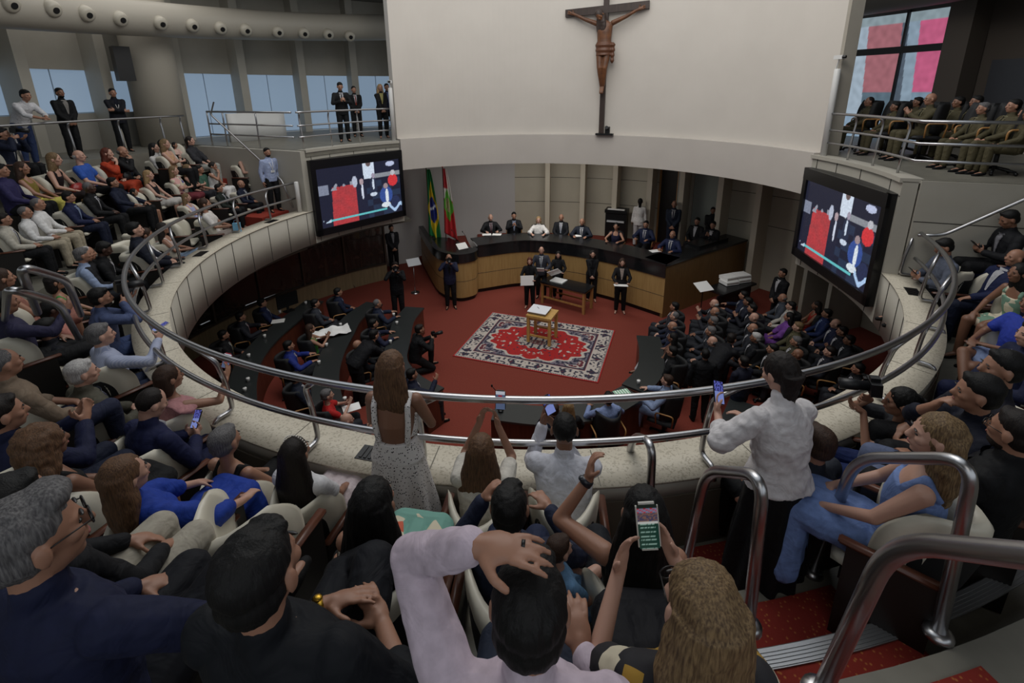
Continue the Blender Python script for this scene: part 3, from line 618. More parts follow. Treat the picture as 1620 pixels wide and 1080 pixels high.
# rug
rc_ = [at(716, 563.7, 0), at(778.9, 493.9, 0), at(973.3, 523, 0), at(946.5, 606.3, 0)]
ru = (rc_[3]-rc_[0]+rc_[2]-rc_[1])/2; rv = (rc_[1]-rc_[0]+rc_[2]-rc_[3])/2; ro = sum(rc_, V())/4; ro.z = 0.004
def rugcol(u, v):
    W, Hh = 3.57, 2.6; x, y = (u-0.5)*W, (v-0.5)*Hh; e = min(W/2-abs(x), Hh/2-abs(y))
    n = noise.noise(V((x*9, y*9, 1))); n2 = noise.noise(V((abs(x)*16, abs(y)*16, 5))); n3 = noise.noise(V((abs(x)*7, abs(y)*7, 8)))
    red, nav, iv, wine = hexc('a01c1c'), hexc('2b2a3c'), hexc('b5aca4'), hexc('5e2430')
    if e < 0.025: return red
    if e < 0.07: return iv if int((x+y)*40) % 2 else nav
    if e < 0.34:
        s = (x if Hh/2-abs(y) < W/2-abs(x) else y)
        if abs(((s*1.6) % 1)-0.5) < 0.13*(1-abs(e-0.205)/0.13): return nav if n2 < 0.2 else wine
        return iv if n2 > -0.12 else nav
    if e < 0.37: return iv
    if e < 0.40: return wine
    if e < 0.43: return nav
    rr = sqrt((x/1.28)**2+(y/0.84)**2); ang = atan2(y/0.84, x/1.28); sc = 1+0.05*cos(ang*16)
    r2 = sqrt((x/0.56)**2+(y/0.32)**2)*(1+0.10*cos(ang*12))
    if r2 < 0.35: return wine if n2 > 0 else hexc('7a736c')
    if r2 < 1: return hexc('a59c94') if n2 > -0.05 else nav
    if rr < sc*0.96:
        return iv if (n3 > 0.33 and n2 > 0) else red if n2 < 0.42 else nav
    if rr < sc*1.03: return iv
    if rr < sc*1.2: return hexc('77707a') if n2 > 0 else nav
    ca = sqrt(((abs(x)-1.12)/0.26)**2+((abs(y)-0.66)/0.22)**2)
    if ca < 0.85: return wine if n2 > -0.1 else iv
    if ca < 1: return iv
    return nav if n2 > 0.15 else hexc('75606a') if n > 0 else hexc('6f6a72')
rug = painted('patterned_rug', 300, 220, lambda u, v: ru*(u-0.5)+rv*(v-0.5)+V((0, 0, 0.012*0)), rugcol, vmat('rug_pile', 0.95), thick=0.012)
rug.location = ro+V((0, 0, 0.008)); tag(rug, 'oriental rug with ivory border and red medallion field on the red carpet', 'rug')
# aisle steps on the right
nst = 0
for k in range(10):
    r0 = 6.42+0.35*(k-1); z = 3.112+0.2*(k-1)
    if z < 2.95: z = 2.92
    if z > 4.75: break
    b0, b1 = (166.2, 177.0)
    bm = bmesh.new(); arc(bm, b0, b1, r0, r0+0.36, 2.4, z, 12); nst += 1; struct('floor_aisle_step_%d' % nst, bm, STAIRC)
    if k in (1, 3, 5): 
        bm = bmesh.new(); sweep(bm, b0-9, b1, [(r0-0.012, z+0.004), (r0-0.012, z-0.03), (r0+0.0, z-0.03), (r0+0.0, z+0.001), (r0+0.085, z+0.001), (r0+0.085, z+0.009), (r0-0.006, z+0.009)], 16)
        for q in range(5): arc(bm, b0-9, b1, r0+0.008+q*0.016, r0+0.015+q*0.016, z+0.009, z+0.013, 16)
        struct('trim_step_nosing_%d' % nst, bm, mat('ribbed_aluminium', 'a9aaac', 0.35, 0.8))
for k in range(5):      # red carpeted steps in the far left aisle
    bm = bmesh.new(); r0 = R0-0.1+ROWP*k; arc(bm, -72.5, -65.2, r0, r0+0.72, 2.9, max(3.5, rowz(k, -68)+0.2), 4); struct('floor_left_aisle_step_%d' % (k+1), bm, mat('aisle_red', '8a2c1c', 0.95))
# ------------------------------------------------------------------ chamber desks
def desk(lb, pts, side=1, h=0.76, w_=0.52):
    pl = [(p.x, p.y) for p in bez([(x, y, 0) for x, y in pts], 6)]
    t = thing('curved_desk', lb, 'desk', V((pts[0][0], pts[0][1], 0)), group='curved desks of the chamber')
    part('desktop', DESKTOP, t, lambda b: strip(b, pl, -w_/2, w_/2, h-0.04, h))
    part('modesty_panel', DWOOD, t, lambda b: strip(b, pl, side*(w_/2-0.06), side*(w_/2-0.03), 0.0, h-0.04))
    L = list(range(0, len(pl), 6))
    for i in L:
        a = pl[i]; q = pl[min(i+1, len(pl)-1)] if i < len(pl)-1 else pl[i-1]; an = atan2(q[1]-a[1], q[0]-a[0])
        part('end_panel', OAK if i not in (0, L[-1]) else DWOOD, t, lambda b: box(b, (a[0], a[1], (h-0.04)/2), (0.035, w_-0.1, h-0.04), an))
    return t
desk('outermost left curved black desk below the gallery overhang', [(-5.45, 12.2), (-5.6, 11.2), (-5.72, 10.2), (-5.65, 9.2), (-5.35, 8.3), (-4.95, 7.5)], 1)
desk('middle left curved black desk with a crumpled white cloth', [(-3.75, 12.0), (-4.05, 11.1), (-4.02, 10.2), (-3.95, 9.3), (-3.75, 8.4), (-3.35, 7.5), (-2.9, 6.8)], 1)
desk('inner left curved black desk beside the open red carpet', [(-2.6, 11.7), (-2.72, 10.9), (-2.62, 9.9), (-2.5, 9.0), (-2.05, 8.3), (-1.5, 7.85)], 1)
desk('dark desk below the middle of the railing with a mahogany front', [(-0.35, 7.35), (0.6, 7.2), (1.55, 7.38), (2.25, 7.85)], -1)
desk('inner right curved dark desk in front of the first row of guests', [(2.3, 7.95), (2.75, 8.55), (3.0, 9.3), (3.12, 10.0)], 1)
desk('right curved dark desk next to the standing dark suits', [(2.3, 5.9), (3.1, 6.3), (3.75, 6.9), (4.2, 7.5)], 1)
bm = bmesh.new(); sdsk = thing('side_desk', 'black side desk with stacked binders at the right pillar', 'desk', at(1150, 500, 0))
for nm, bx_ in (('desktop', ((0, 0, 0.92), (1.5, 0.6, 0.05))), ('front_panel', ((0, -0.25, 0.45), (1.5, 0.04, 0.9)))):
    bm2 = bmesh.new(); box(bm2, *bx_, 0.55); bobj(nm, bm2, BLACKTOP, sdsk)
for k, (x, y, rz) in enumerate(((1153, 444, 0.3), (1153, 437, 0.35), (1172, 440, 0.3), (1172, 434, 0.25))):
    p = at(x, y+4, 0.96+0.10*(k % 2)); t = thing('document_box', ['lower left white document box on the side desk', 'upper left white document box on the side desk', 'lower right white document box on the side desk', 'upper right white document box on the side desk'][k], 'box', p, rz, 'white document boxes')
    bm = bmesh.new(); box(bm, (0, 0, 0.05), (0.42, 0.32, 0.095)); bobj('box_body', bm, WHITEP, t)
    bm = bmesh.new(); box(bm, (0, -0.155, 0.05), (0.38, 0.02, 0.03)); bobj('label_strip', bm, mat('grey_strip', '8a7f78', 0.6), t)
p = at(1113, 453, 1.1); bm = bmesh.new(); box(bm, (0, 0, 0), (0.45, 0.34, 0.012), 0.35, Matrix.Rotation(0.45, 3, 'X')); o = bobj('open_paper', bm, WHITEP); o.location = p; tag(o, 'white sheet on a music stand right of the bench corner', 'paper')
bm = bmesh.new(); tube(bm, [(0, 0, 0), (0, 0, -1.07)], 0.015, 8); box(bm, (0, 0, -1.08), (0.4, 0.4, 0.03)); o = bobj('music_stand', bm, DARK, smooth=False); o.location = p+V((0, 0.02, -0.03)); tag(o, 'black music stand carrying the white sheet by the bench corner', 'stand')
t = thing('equipment_rack', 'black equipment trolley behind the bench beside the woman in white', 'trolley', pol(9.0, 23.2, 0.85), -0.4)
for nm, c, s, m in (('cabinet', (0, 0, 0.55), (0.75, 0.45, 1.1), DARK), ('upper_tray', (0, -0.02, 1.18), (0.8, 0.5, 0.12), DARK), ('keyboard', (0, -0.2, 1.26), (0.6, 0.12, 0.03), WHITEP), ('lower_tray', (0, -0.24, 0.82), (0.62, 0.1, 0.06), mat('pale_tray', 'b9bcc0'))):
    bm = bmesh.new(); box(bm, c, s); bobj(nm, bm, m, t)
# desk clutter
def onp(nm, lb, ct, x, y, z, f, m, grp=None, rz=0.0, smooth=True):
    bm = bmesh.new(); f(bm); o = bobj(nm, bm, m, smooth=smooth); o.location = at(x, y, z); o.rotation_euler = (0, 0, rz); return tag(o, lb, ct, grp)
cup = lambda b: tube(b, [(0, 0, 0), (0, 0, 0.075), (0, 0, 0.08)], [0.026, 0.036, 0.034], 12)
near = [(443, 495, 'man in the open navy suit'), (419, 534, 'man with the pink tie'), (394, 565, 'man with the yellow tie'), (393, 603, 'near end of the outer desk'), (388, 619, 'last seat of the outer desk'), (484, 481, 'far end of the outer desk'), (539, 516, 'crumpled white cloth'), (517, 548, 'woman in green'),
        (505, 576, 'man in the blue suit with red tie'), (623, 500, 'grey-haired man at the inner desk'), (628, 513, 'far end of the inner desk'), (618, 543, 'bearded man at the inner desk'), (546, 634, 'woman in red'), (522, 612, 'phone of the woman in red'), (1010, 607, 'green leaflet'), (1054, 634, 'light-blue suited man')]
for k, (x, y, s) in enumerate(near): onp('paper_cup', 'small white cup on the desk by the '+s, 'cup', x, y, 0.765, cup, mat('white_china', 'dcdcda', 0.3), 'white cups on the desks')
def sheet(w_, h_): return lambda b: box(b, (0, 0, 0.004), (w_, h_, 0.006))
for x, y, z, s, rz in ((770, 371, 1.63, 'bald man at the left end of the panel', 0.1), (786, 371, 1.63, 'bald man, the right-hand one of his two', -0.1), (912, 373, 1.63, 'grey-haired man at the middle of the panel', 0.2), (1036, 397, 1.63, 'two men at the right end of the bench', 0.3), (556, 645, 0.77, 'woman in red applauding', 0.5), (440, 508, 0.77, 'navy-suited man at the outer desk', 0.3)):
    onp('paper_sheet', 'white papers on the desk before the '+s, 'paper', x, y, z, sheet(0.30, 0.22), WHITEP, 'papers on the desks', rz, False)
onp('green_leaflet', 'green and white leaflet on the desk behind the railing', 'leaflet', 985, 622, 0.77, sheet(0.30, 0.22), mat('leaflet_green', '6fae86', 0.5, kind='stripe', scale=6, col2='dfe8e2'), None, 0.3, False)
def cloth_(b):
    g = bmesh.ops.create_grid(b, x_segments=16, y_segments=10, size=0.5)
    for v in g['verts']: v.co.x *= 0.9; v.co.y *= 0.45; v.co.z = 0.05+0.07*noise.noise(v.co*5)+0.03*noise.noise(v.co*11)
onp('crumpled_cloth', 'crumpled white cloth lying on the middle left desk', 'cloth', 522, 528, 0.78, cloth_, WHITEP, None, 0.5)
t = thing('desk_monitor', 'black computer monitor standing at the far end of the outer left desk', 'monitor', at(457, 492, 0.76), 0.9)
bm = bmesh.new(); box(bm, (0, 0, 0.32), (0.55, 0.04, 0.36)); bobj('display', bm, DARK, t); bm = bmesh.new(); box(bm, (0, 0.03, 0.07), (0.06, 0.03, 0.14)); box(bm, (0, 0, 0.01), (0.25, 0.18, 0.015)); bobj('stand', bm, DARK, t)
def mic(b): tube(b, bez([(0, 0, 0), (0.0, 0.0, 0.2), (0.06, 0.02, 0.36), (0.14, 0.05, 0.46)], 5), 0.007, 7); ell(b, (0.15, 0.055, 0.475), (0.018, 0.018, 0.03), u=8, v=6); tube(b, [(0, 0, 0), (0, 0, 0.02)], 0.05, 12)
for x, y, z, s in ((792, 650, 0.77, 'standing up from the desk below the middle of the railing'), (739, 388, 1.15, 'on the speaker podium'), (722, 385, 1.15, 'at the left side of the podium'), (690, 402, 1.15, 'at the podium edge near the flags')):
    onp('gooseneck_microphone', 'thin black gooseneck microphone '+s, 'microphone', x, y, z, mic, DARK, 'gooseneck microphones', 2.4)
onp('podium_paper', 'white papers on a tilted stand at the podium', 'paper', 731, 389, 1.3, lambda b: box(b, (0, 0, 0), (0.36, 0.26, 0.01), 0.3, Matrix.Rotation(0.6, 3, 'X')), WHITEP, None, 0.3, False)
onp('tripod_gear', 'small grey tripod standing on the carpet by the glass wall', 'tripod', 554, 455, 0.0, lambda b: [tube(b, [(0.16*cos(a), 0.16*sin(a), 0), (0, 0, 0.42)], 0.012, 6) for a in (0, 2.1, 4.2)]+[box(b, (0, 0, 0.45), (0.1, 0.1, 0.08))], STEEL)
onp('blue_bag', 'light blue paper bag on the left ledge by a post', 'bag', 376, 366, 3.52, lambda b: (box(b, (0, 0, 0.09), (0.14, 0.08, 0.18), 0, None), tube(b, fillet([(-0.04, 0, 0.18), (-0.04, 0, 0.24), (0.04, 0, 0.24), (0.04, 0, 0.18)], 0.03), 0.004, 5)), mat('bag_blue', '6fa8c8', 0.5), None, 0.4, False)
# ------------------------------------------------------------------ people
JOBS = []
def remesh(bm, vox, sm=2, name='m', disp=None):      # queued: all surfaces are grown together at the end
    ph = bpy.data.meshes.new(name); ph.materials.append(None); JOBS.append((ph, bm.tomesh('tmp'), vox, sm, disp)); return ph
def run_jobs():
    tmp = []
    for ph, me, vox, sm, disp in JOBS:
        o = bpy.data.objects.new('tmp', me); COL.objects.link(o)
        md = o.modifiers.new('r', 'REMESH'); md.mode = 'VOXEL'; md.voxel_size = vox; md.use_smooth_shade = True
        if sm: s = o.modifiers.new('s', 'SMOOTH'); s.factor = 0.5; s.iterations = sm
        tmp.append(o)
    dg = bpy.context.evaluated_depsgraph_get(); new = {}
    for o, (ph, me, vox, sm, disp) in zip(tmp, JOBS):
        r = bpy.data.meshes.new_from_object(o.evaluated_get(dg)); new[ph.name] = r
        if disp:
            n = len(r.vertices); co = [0.0]*(3*n); no = [0.0]*(3*n); r.vertices.foreach_get('co', co); r.vertex_normals.foreach_get('vector', no)
            for i in range(0, 3*n, 3):
                d = disp(V(co[i:i+3])); co[i] += no[i]*d; co[i+1] += no[i+1]*d; co[i+2] += no[i+2]*d
            r.vertices.foreach_set('co', co)
        r.polygons.foreach_set('use_smooth', [True]*len(r.polygons))
        if not r.materials: r.materials.append(None)
    for o in tmp: bpy.data.objects.remove(o)
    for o in list(S.objects):
        if o.type == 'MESH' and o.data.name in new:
            m = o.material_slots[0].material; o.data = new[o.data.name]; o.material_slots[0].link = 'OBJECT'; o.material_slots[0].material = m
    for ph, me, *_ in JOBS:
        n = ph.name; bpy.data.meshes.remove(ph); bpy.data.meshes.remove(me); new[n].name = n
def ik(S_, T, l1, l2, hint):
    d = T-S_; L = min(d.length, (l1+l2)*0.999); 
    if d.length > 1e-6: T = S_+d.normalized()*L
    dd = (T-S_).normalized(); a = (l1*l1-l2*l2+L*L)/(2*L); h = sqrt(max(l1*l1-a*a, 0))
    hn = V(hint)-dd*V(hint).dot(dd); hn = hn.normalized() if hn.length > 1e-6 else frame(dd)[0]
    return S_+dd*a+hn*h, T
def Rz(a): return Matrix.Rotation(a, 3, 'Z')
def Rx(a): return Matrix.Rotation(a, 3, 'X')
# pose table: sit/stand, lean, curve, head pitch, left and right wrist (pos, elbow hint, hand dir or None, palm normal, curl), legs
D_ = (0, 0, -1)
def hd(pos, hint, d=None, n=D_, c=0.5): return (V(pos), V(hint), d and V(d), V(n), c)
LH, RH = (-1, -0.4, -0.7), (1, -0.4, -0.7)
POSE = {
 'lap': dict(b='sit', lean=-0.10, L=hd((-0.10, 0.30, 0.63), LH, None, D_, .6), R=hd((0.10, 0.30, 0.63), RH, None, D_, .6)),
 'clasp': dict(b='sit', lean=-0.06, cv=0.15, L=hd((-0.07, 0.30, 0.68), LH, (0.7, 0.7, 0), D_, .9), R=hd((0.07, 0.32, 0.66), RH, (-0.7, 0.7, 0.1), D_, .9)),
 'knees': dict(b='sit', lean=0.10, cv=0.2, L=hd((-0.13, 0.36, 0.64), LH, None, D_, .7), R=hd((0.13, 0.36, 0.64), RH, None, D_, .7)),
 'cross': dict(b='sit', lean=-0.10, L=hd((0.10, 0.23, 0.80), LH, (1, 0.1, 0), (0, -1, 0), .5), R=hd((-0.08, 0.26, 0.77), RH, (-1, 0, 0), (0, -1, 0), .5)),
 'phone': dict(b='sit', lean=-0.05, cv=0.25, hp=0.35, L=hd((-0.06, 0.30, 0.74), LH, (0.5, 0.7, 0.5), (0.8, 0, .4), .9), R=hd((0.06, 0.30, 0.74), RH, (-0.5, 0.7, 0.5), (-0.8, 0, .4), .9)),
 'hold': dict(b='sit', lean=-0.05, hp=0.0, L=hd((-0.16, 0.32, 0.66), LH, None, D_, .6), R=hd((0.16, 0.38, 1.02), RH, (-0.2, 0.5, 0.8), (-0.9, 0, .2), .8)),
 'chin': dict(b='sit', lean=0.02, cv=0.2, L=hd((-0.02, 0.28, 0.66), LH, (1, 0.3, 0), D_, .5), R=hd((0.05, 0.24, 1.03), (1, 0.2, -1), (-0.3, -0.3, 0.8), (-0.5, -0.8, 0), 1.1)),
 'clap': dict(b='sit', lean=-0.02, L=hd((-0.05, 0.33, 0.92), LH, (0.3, 0.5, 0.8), (1, -0.3, 0), .15), R=hd((0.05, 0.33, 0.92), RH, (-0.3, 0.5, 0.8), (-1, -0.3, 0), .15)),
 'camera': dict(b='sit', lean=0.05, cv=0.1, L=hd((-0.05, 0.30, 1.09), (-0.6, 0, -1), (0.2, 0.6, 0.3), (0, 0, 1), .8), R=hd((0.11, 0.22, 1.12), (0.8, 0, -1), (-0.3, 0.7, 0.3), (-0.9, 0.2, 0), 1.0)),
 'legx': dict(b='sit', lean=-0.15, lx=1, L=hd((-0.04, 0.26, 0.74), LH, (0.8, 0.5, 0), D_, .6), R=hd((0.12, 0.30, 0.74), RH, (-0.6, 0.6, 0), D_, .6)),
 'desk': dict(b='sit', lean=0.0, L=hd((-0.20, 0.38, 0.82), LH, (0.3, 1, 0), D_, .3), R=hd((0.20, 0.38, 0.82), RH, (-0.3, 1, 0), D_, .3)),
 'armrest': dict(b='sit', lean=-0.12, L=hd((-0.27, 0.20, 0.70), (-1, -0.6, 0), None, D_, .6), R=hd((0.10, 0.30, 0.63), RH, None, D_, .6)),
 'bentleg': dict(b='sit', lean=-0.05, lx=2, L=hd((-0.14, 0.30, 0.70), LH, None, D_, .6), R=hd((0.10, 0.32, 0.70), RH, None, D_, .6)),
 'down': dict(b='stand', lean=0.0, L=hd((-0.24, 0.02, 0.86), (-1, -0.6, 0), None, (1, 0, 0), .5), R=hd((0.24, 0.02, 0.86), (1, -0.6, 0), None, (-1, 0, 0), .5)),
 'front': dict(b='stand', lean=0.0, L=hd((-0.05, 0.19, 0.93), LH, (0.7, 0.3, -0.5), (0, -1, 0), .7), R=hd((0.05, 0.20, 0.93), RH, (-0.7, 0.3, -0.5), (0, -1, 0), .7)),
 'scross': dict(b='stand', lean=0.0, L=hd((0.10, 0.23, 1.18), LH, (1, 0.1, 0), (0, -1, 0), .5), R=hd((-0.08, 0.26, 1.14), RH, (-1, 0, 0), (0, -1, 0), .5)),
 'sphone': dict(b='stand', lean=0.0, cv=0.1, hp=0.3, L=hd((-0.06, 0.28, 1.20), LH, (0.4, 0.6, 0.6), (0.8, 0, .4), .9), R=hd((0.06, 0.28, 1.20), RH, (-0.4, 0.6, 0.6), (-0.8, 0, .4), .9)),
 'scam': dict(b='stand', lean=0.0, cv=0.05, L=hd((-0.05, 0.28, 1.52), (-0.8, 0, -1), (0.2, 0.6, 0.3), (0, 0, 1), .8), R=hd((0.10, 0.20, 1.55), (0.9, 0, -1), (-0.3, 0.7, 0.3), (-0.9, 0.2, 0), 1.0)),
 'sheet': dict(b='stand', lean=0.0, hp=0.15, L=hd((-0.17, 0.32, 1.08), LH, (0.1, 1, 0.2), (0, 0.1, 1), .6), R=hd((0.17, 0.32, 1.08), RH, (-0.1, 1, 0.2), (0, 0.1, 1), .6)),
 'raillean': dict(b='stand', lean=0.42, cv=0.3, hp=0.1, L=hd((-0.06, 0.62, 1.05), (-1, -0.2, -0.6), (0.7, 0.7, 0), D_, .6), R=hd((0.08, 0.64, 1.06), (1, -0.2, -0.6), (-0.7, 0.7, 0), D_, .6)),
 'bend': dict(b='stand', lean=0.85, cv=0.35, hp=0.0, L=hd((-0.16, 0.74, 0.84), (-1, -0.2, 0), (0.3, 0.6, -0.6), D_, .5), R=hd((0.16, 0.74, 0.84), (1, -0.2, 0), (-0.3, 0.6, -0.6), D_, .5)),
 'kneel': dict(b='kneel', lean=0.15, cv=0.2, L=hd((-0.05, 0.36, 0.78), LH, (0.2, 0.6, 0.2), (0, 0, 1), .8), R=hd((0.10, 0.34, 0.80), RH, (-0.4, 0.6, 0.3), (-0.9, 0.2, 0), 1.0)),
 'cruc': dict(b='stand', lean=-0.02, hp=0.7, cru=1, L=hd((-0.74, 0.0, 1.66), (0, 0, -1), (-1, 0, 0.3), (0, 1, 0), .3), R=hd((0.74, 0.0, 1.66), (0, 0, -1), (1, 0, 0.3), (0, 1, 0), .3)),
 # close figures
 'handhead': dict(b='sit', lean=0.12, cv=0.1, L=hd((-0.12, 0.12, 1.36), (-1, 0.75, -0.05), (0.95, -0.1, 0.12), (0, 0.1, -1), .35), R=hd((0.14, 0.34, 0.72), RH, (-0.1, 0.8, 0.5), D_, .7)),
 'phoneup': dict(b='sit', lean=-0.05, hp=0.1, L=hd((-0.13, 0.33, 0.90), (-0.5, 0, -1), (0.22, 0.25, 0.95), (0.75, -0.6, 0.2), .55), R=hd((0.06, 0.37, 0.92), (0.6, 0, -1), (-0.35, 0.4, 0.8), (-0.8, -0.4, 0), .6)),
 'phonehead': dict(b='sit', lean=0.10, hp=0.0, L=hd((-0.07, 0.34, 1.20), (-0.45, 0, -1), (0.3, 0.4, 0.9), (0.7, -0.4, 0), .8), R=hd((0.07, 0.34, 1.19), (0.45, 0, -1), (-0.3, 0.4, 0.9), (-0.7, -0.4, 0), .8)),
 'phoneside': dict(b='sit', lean=0.22, cv=0.1, hp=0.1, L=hd((-0.14, 0.40, 1.05), (-0.3, 0, -1), (0.1, 0.5, 0.9), (0.9, -0.3, 0), .7), R=hd((-0.02, 0.42, 0.98), (0.35, 0, -1), (-0.6, 0.4, 0.5), (-0.5, -0.6, 0), .8)),
 'handup': dict(b='sit', lean=-0.03, L=hd((-0.20, 0.22, 1.17), (-0.9, 0, -1), (0.15, 0.25, 1), (1, 0, 0), .9), R=hd((0.1, 0.3, 0.66), RH, None, D_, .6)),
 'fistup': dict(b='sit', lean=0.0, L=hd((-0.16, 0.24, 1.02), (-0.6, 0, -1), (0.55, 0.25, 0.8), (0.6, 0, -.8), 1.3), R=hd((0.18, 0.36, 0.86), RH, (-0.5, 0.6, 0.2), D_, .9)),
 'clasphigh': dict(b='sit', lean=-0.1, lx=1, L=hd((-0.05, 0.24, 0.71), LH, (0.9, 0.35, 0.15), (0, -0.3, -1), .35), R=hd((0.15, 0.23, 0.67), RH, (-0.75, 0.6, 0.35), (0, 0, -1), .45)),
 'denim': dict(b='sit', lean=0.02, lx=2, L=hd((-0.16, 0.30, 0.64), LH, None, D_, .6), R=hd((0.24, 0.38, 0.76), (1, -0.1, -0.3), (-0.3, 0.9, 0.3), (-0.2, 0, -1), 1.3)),
 'recline': dict(b='sit', lean=-0.28, L=hd((-0.15, 0.32, 0.68), LH, None, D_, .6), R=hd((0.30, 0.26, 0.72), (1, -0.4, -0.2), (-0.2, 1, -0.2), D_, .5)),
 'railphone': dict(b='stand', lean=0.05, cv=0.12, hp=0.35, L=hd((-0.21, 0.32, 1.22), LH, (0.2, 0.6, 0.6), (0.8, 0, .4), .9), R=hd((0.06, 0.34, 1.10), RH, (-0.5, 0.6, 0.3), (-0.3, 0, -1), .7)),
 'railstand': dict(b='stand', lean=0.04, L=hd((-0.06, 0.30, 1.14), (-0.5, 0, -1), (0.6, 0.7, 0.1), D_, .7), R=hd((0.08, 0.28, 1.16), (0.7, -0.2, -1), (-0.3, 0.9, 0.1), D_, .7)),
}
HR = (0.075, 0.096, 0.118)
def skel(pose, g, hy):
    p = POSE[pose]; K = {}; b = p['b']
    P = {'sit': V((0, 0, 0.54)), 'stand': V((0, 0, 0.96)), 'kneel': V((0, -0.05, 0.42))}[b]
    lean, cv = p['lean'], p.get('cv', 0.0)
    def sp(t):
        n = 8; q = P.copy(); 
        for i in range(n):
            s = t*(i+0.5)/n; a = lean+cv*max(0, s)/0.53; q = q+V((0, sin(a), cos(a)))*(t/n)
        a = lean+cv*max(0, t)/0.53
        return q, a
    K['P'], K['sp'] = P, sp
    nk, na = sp(0.50); hp = p.get('hp', 0.0); ha = na*0.35+hp*0.5
    K['neck'] = nk; K['head'] = nk+V((0, sin(ha)*0.16+0.015, cos(ha)*0.17)); K['HM'] = Rz(-hy) @ Rx(-(hp+na*0.15))
    if p.get('cru'): K['HM'] = Matrix.Rotation(0.45, 3, 'Y') @ Rz(-0.4) @ Rx(-0.6); K['head'] = nk+V((0.09, 0.10, 0.10))
    sw = 0.178 if g == 'm' else 0.152
    sc, sa = sp(0.435)
    for s, k in ((-1, 'L'), (1, 'R')):
        wpos, hint, d, n, c = p[k]; Sh = sc+V((s*sw, 0, 0))
        if wpos.z > Sh.z+0.05 and b != 'x': Sh = Sh+V((0, 0, 0.02))
        E, W_ = ik(Sh, wpos, 0.285 if g == 'm' else 0.265, 0.265 if g == 'm' else 0.245, hint)
        dirv = d.normalized() if d else (W_-E).normalized()
        K['S'+k], K['E'+k], K['W'+k], K['D'+k], K['N'+k], K['C'+k] = Sh, E, W_, dirv, n, c
    for s, k in ((-1, 'L'), (1, 'R')):
        if b == 'sit':
            H = P+V((s*0.09, 0.02, -0.02)); kn = V((s*0.11, 0.45, 0.54)); an = V((s*0.11, 0.47, 0.10)); ft = V((0, 1, -0.15))
            if p.get('lx') == 1 and k == 'R': kn = V((0.02, 0.45, 0.64)); an = V((-0.24, 0.60, 0.36)); ft = V((-0.4, 0.8, -0.1))
            if p.get('lx') == 2 and k == 'R': kn = V((0.14, 0.42, 0.68)); an = V((0.12, 0.62, 0.30)); ft = V((0, 1, 0.1))
        elif b == 'stand':
            H = P+V((s*0.09, 0, -0.03)); kn = V((s*0.10, 0.03, 0.51)); an = V((s*0.11, 0.0, 0.09)); ft = V((s*0.25, 1, -0.25))
            if p.get('cru'): kn = V((s*0.055, 0.10, 0.50)); an = V((s*0.02, 0.02, 0.14)); ft = V((0, 0.6, -0.9))
        else:
            if k == 'L': H = P+V((-0.09, 0, 0)); kn = V((-0.16, 0.40, 0.52)); an = V((-0.16, 0.38, 0.09)); ft = V((0, 1, -0.15))
            else: H = P+V((0.09, 0, 0)); kn = V((0.14, 0.30, 0.10)); an = V((0.12, -0.18, 0.12)); ft = V((0, -0.2, -1))
        K['H'+k], K['K'+k], K['A'+k], K['F'+k] = H, kn, an, ft.normalized()
    return K
TOR = {'m': [(-0.09, .150, .108), (0.0, .166, .118), (0.12, .156, .112), (0.28, .168, .120), (0.40, .182, .108), (0.455, .150, .085), (0.50, .075, .062)],
       'f': [(-0.09, .158, .110), (0.0, .170, .118), (0.13, .128, .095), (0.27, .142, .118), (0.38, .152, .098), (0.44, .125, .075), (0.50, .052, .052)]}
def loft(bm, st, seg=22):      # st: list of (center, angle, rx, ry)
    rings = []
    for c, a, rx, ry in st:
        fy = V((0, cos(a), -sin(a))); rings.append([c+V((1, 0, 0))*rx*cos(2*pi*k/seg)+fy*ry*sin(2*pi*k/seg) for k in range(seg)])
    if isinstance(bm, Geo): return geo_rings(bm, rings)
    rings = [[bm.verts.new(q) for q in r] for r in rings]
    for A, B in zip(rings, rings[1:]):
        for k in range(seg): bm.faces.new((A[k], A[(k+1) % seg], B[(k+1) % seg], B[k]))
    bm.faces.new(rings[0][::-1]); bm.faces.new(rings[-1])
def torso(bm, K, g, off=0.0, t0=-0.09, t1=0.5, flare=0.0):
    st = []
    prof = TOR[g]
    for i, (t, rx, ry) in enumerate(prof):
        if t < t0-0.05 or t > t1+0.001: continue
        c, a = K['sp'](t); f = flare*(1-(t-prof[0][0])/0.3) if t < 0.2 else 0
        st.append((c, a, rx+off+f, ry+off+f))
    loft(bm, st)
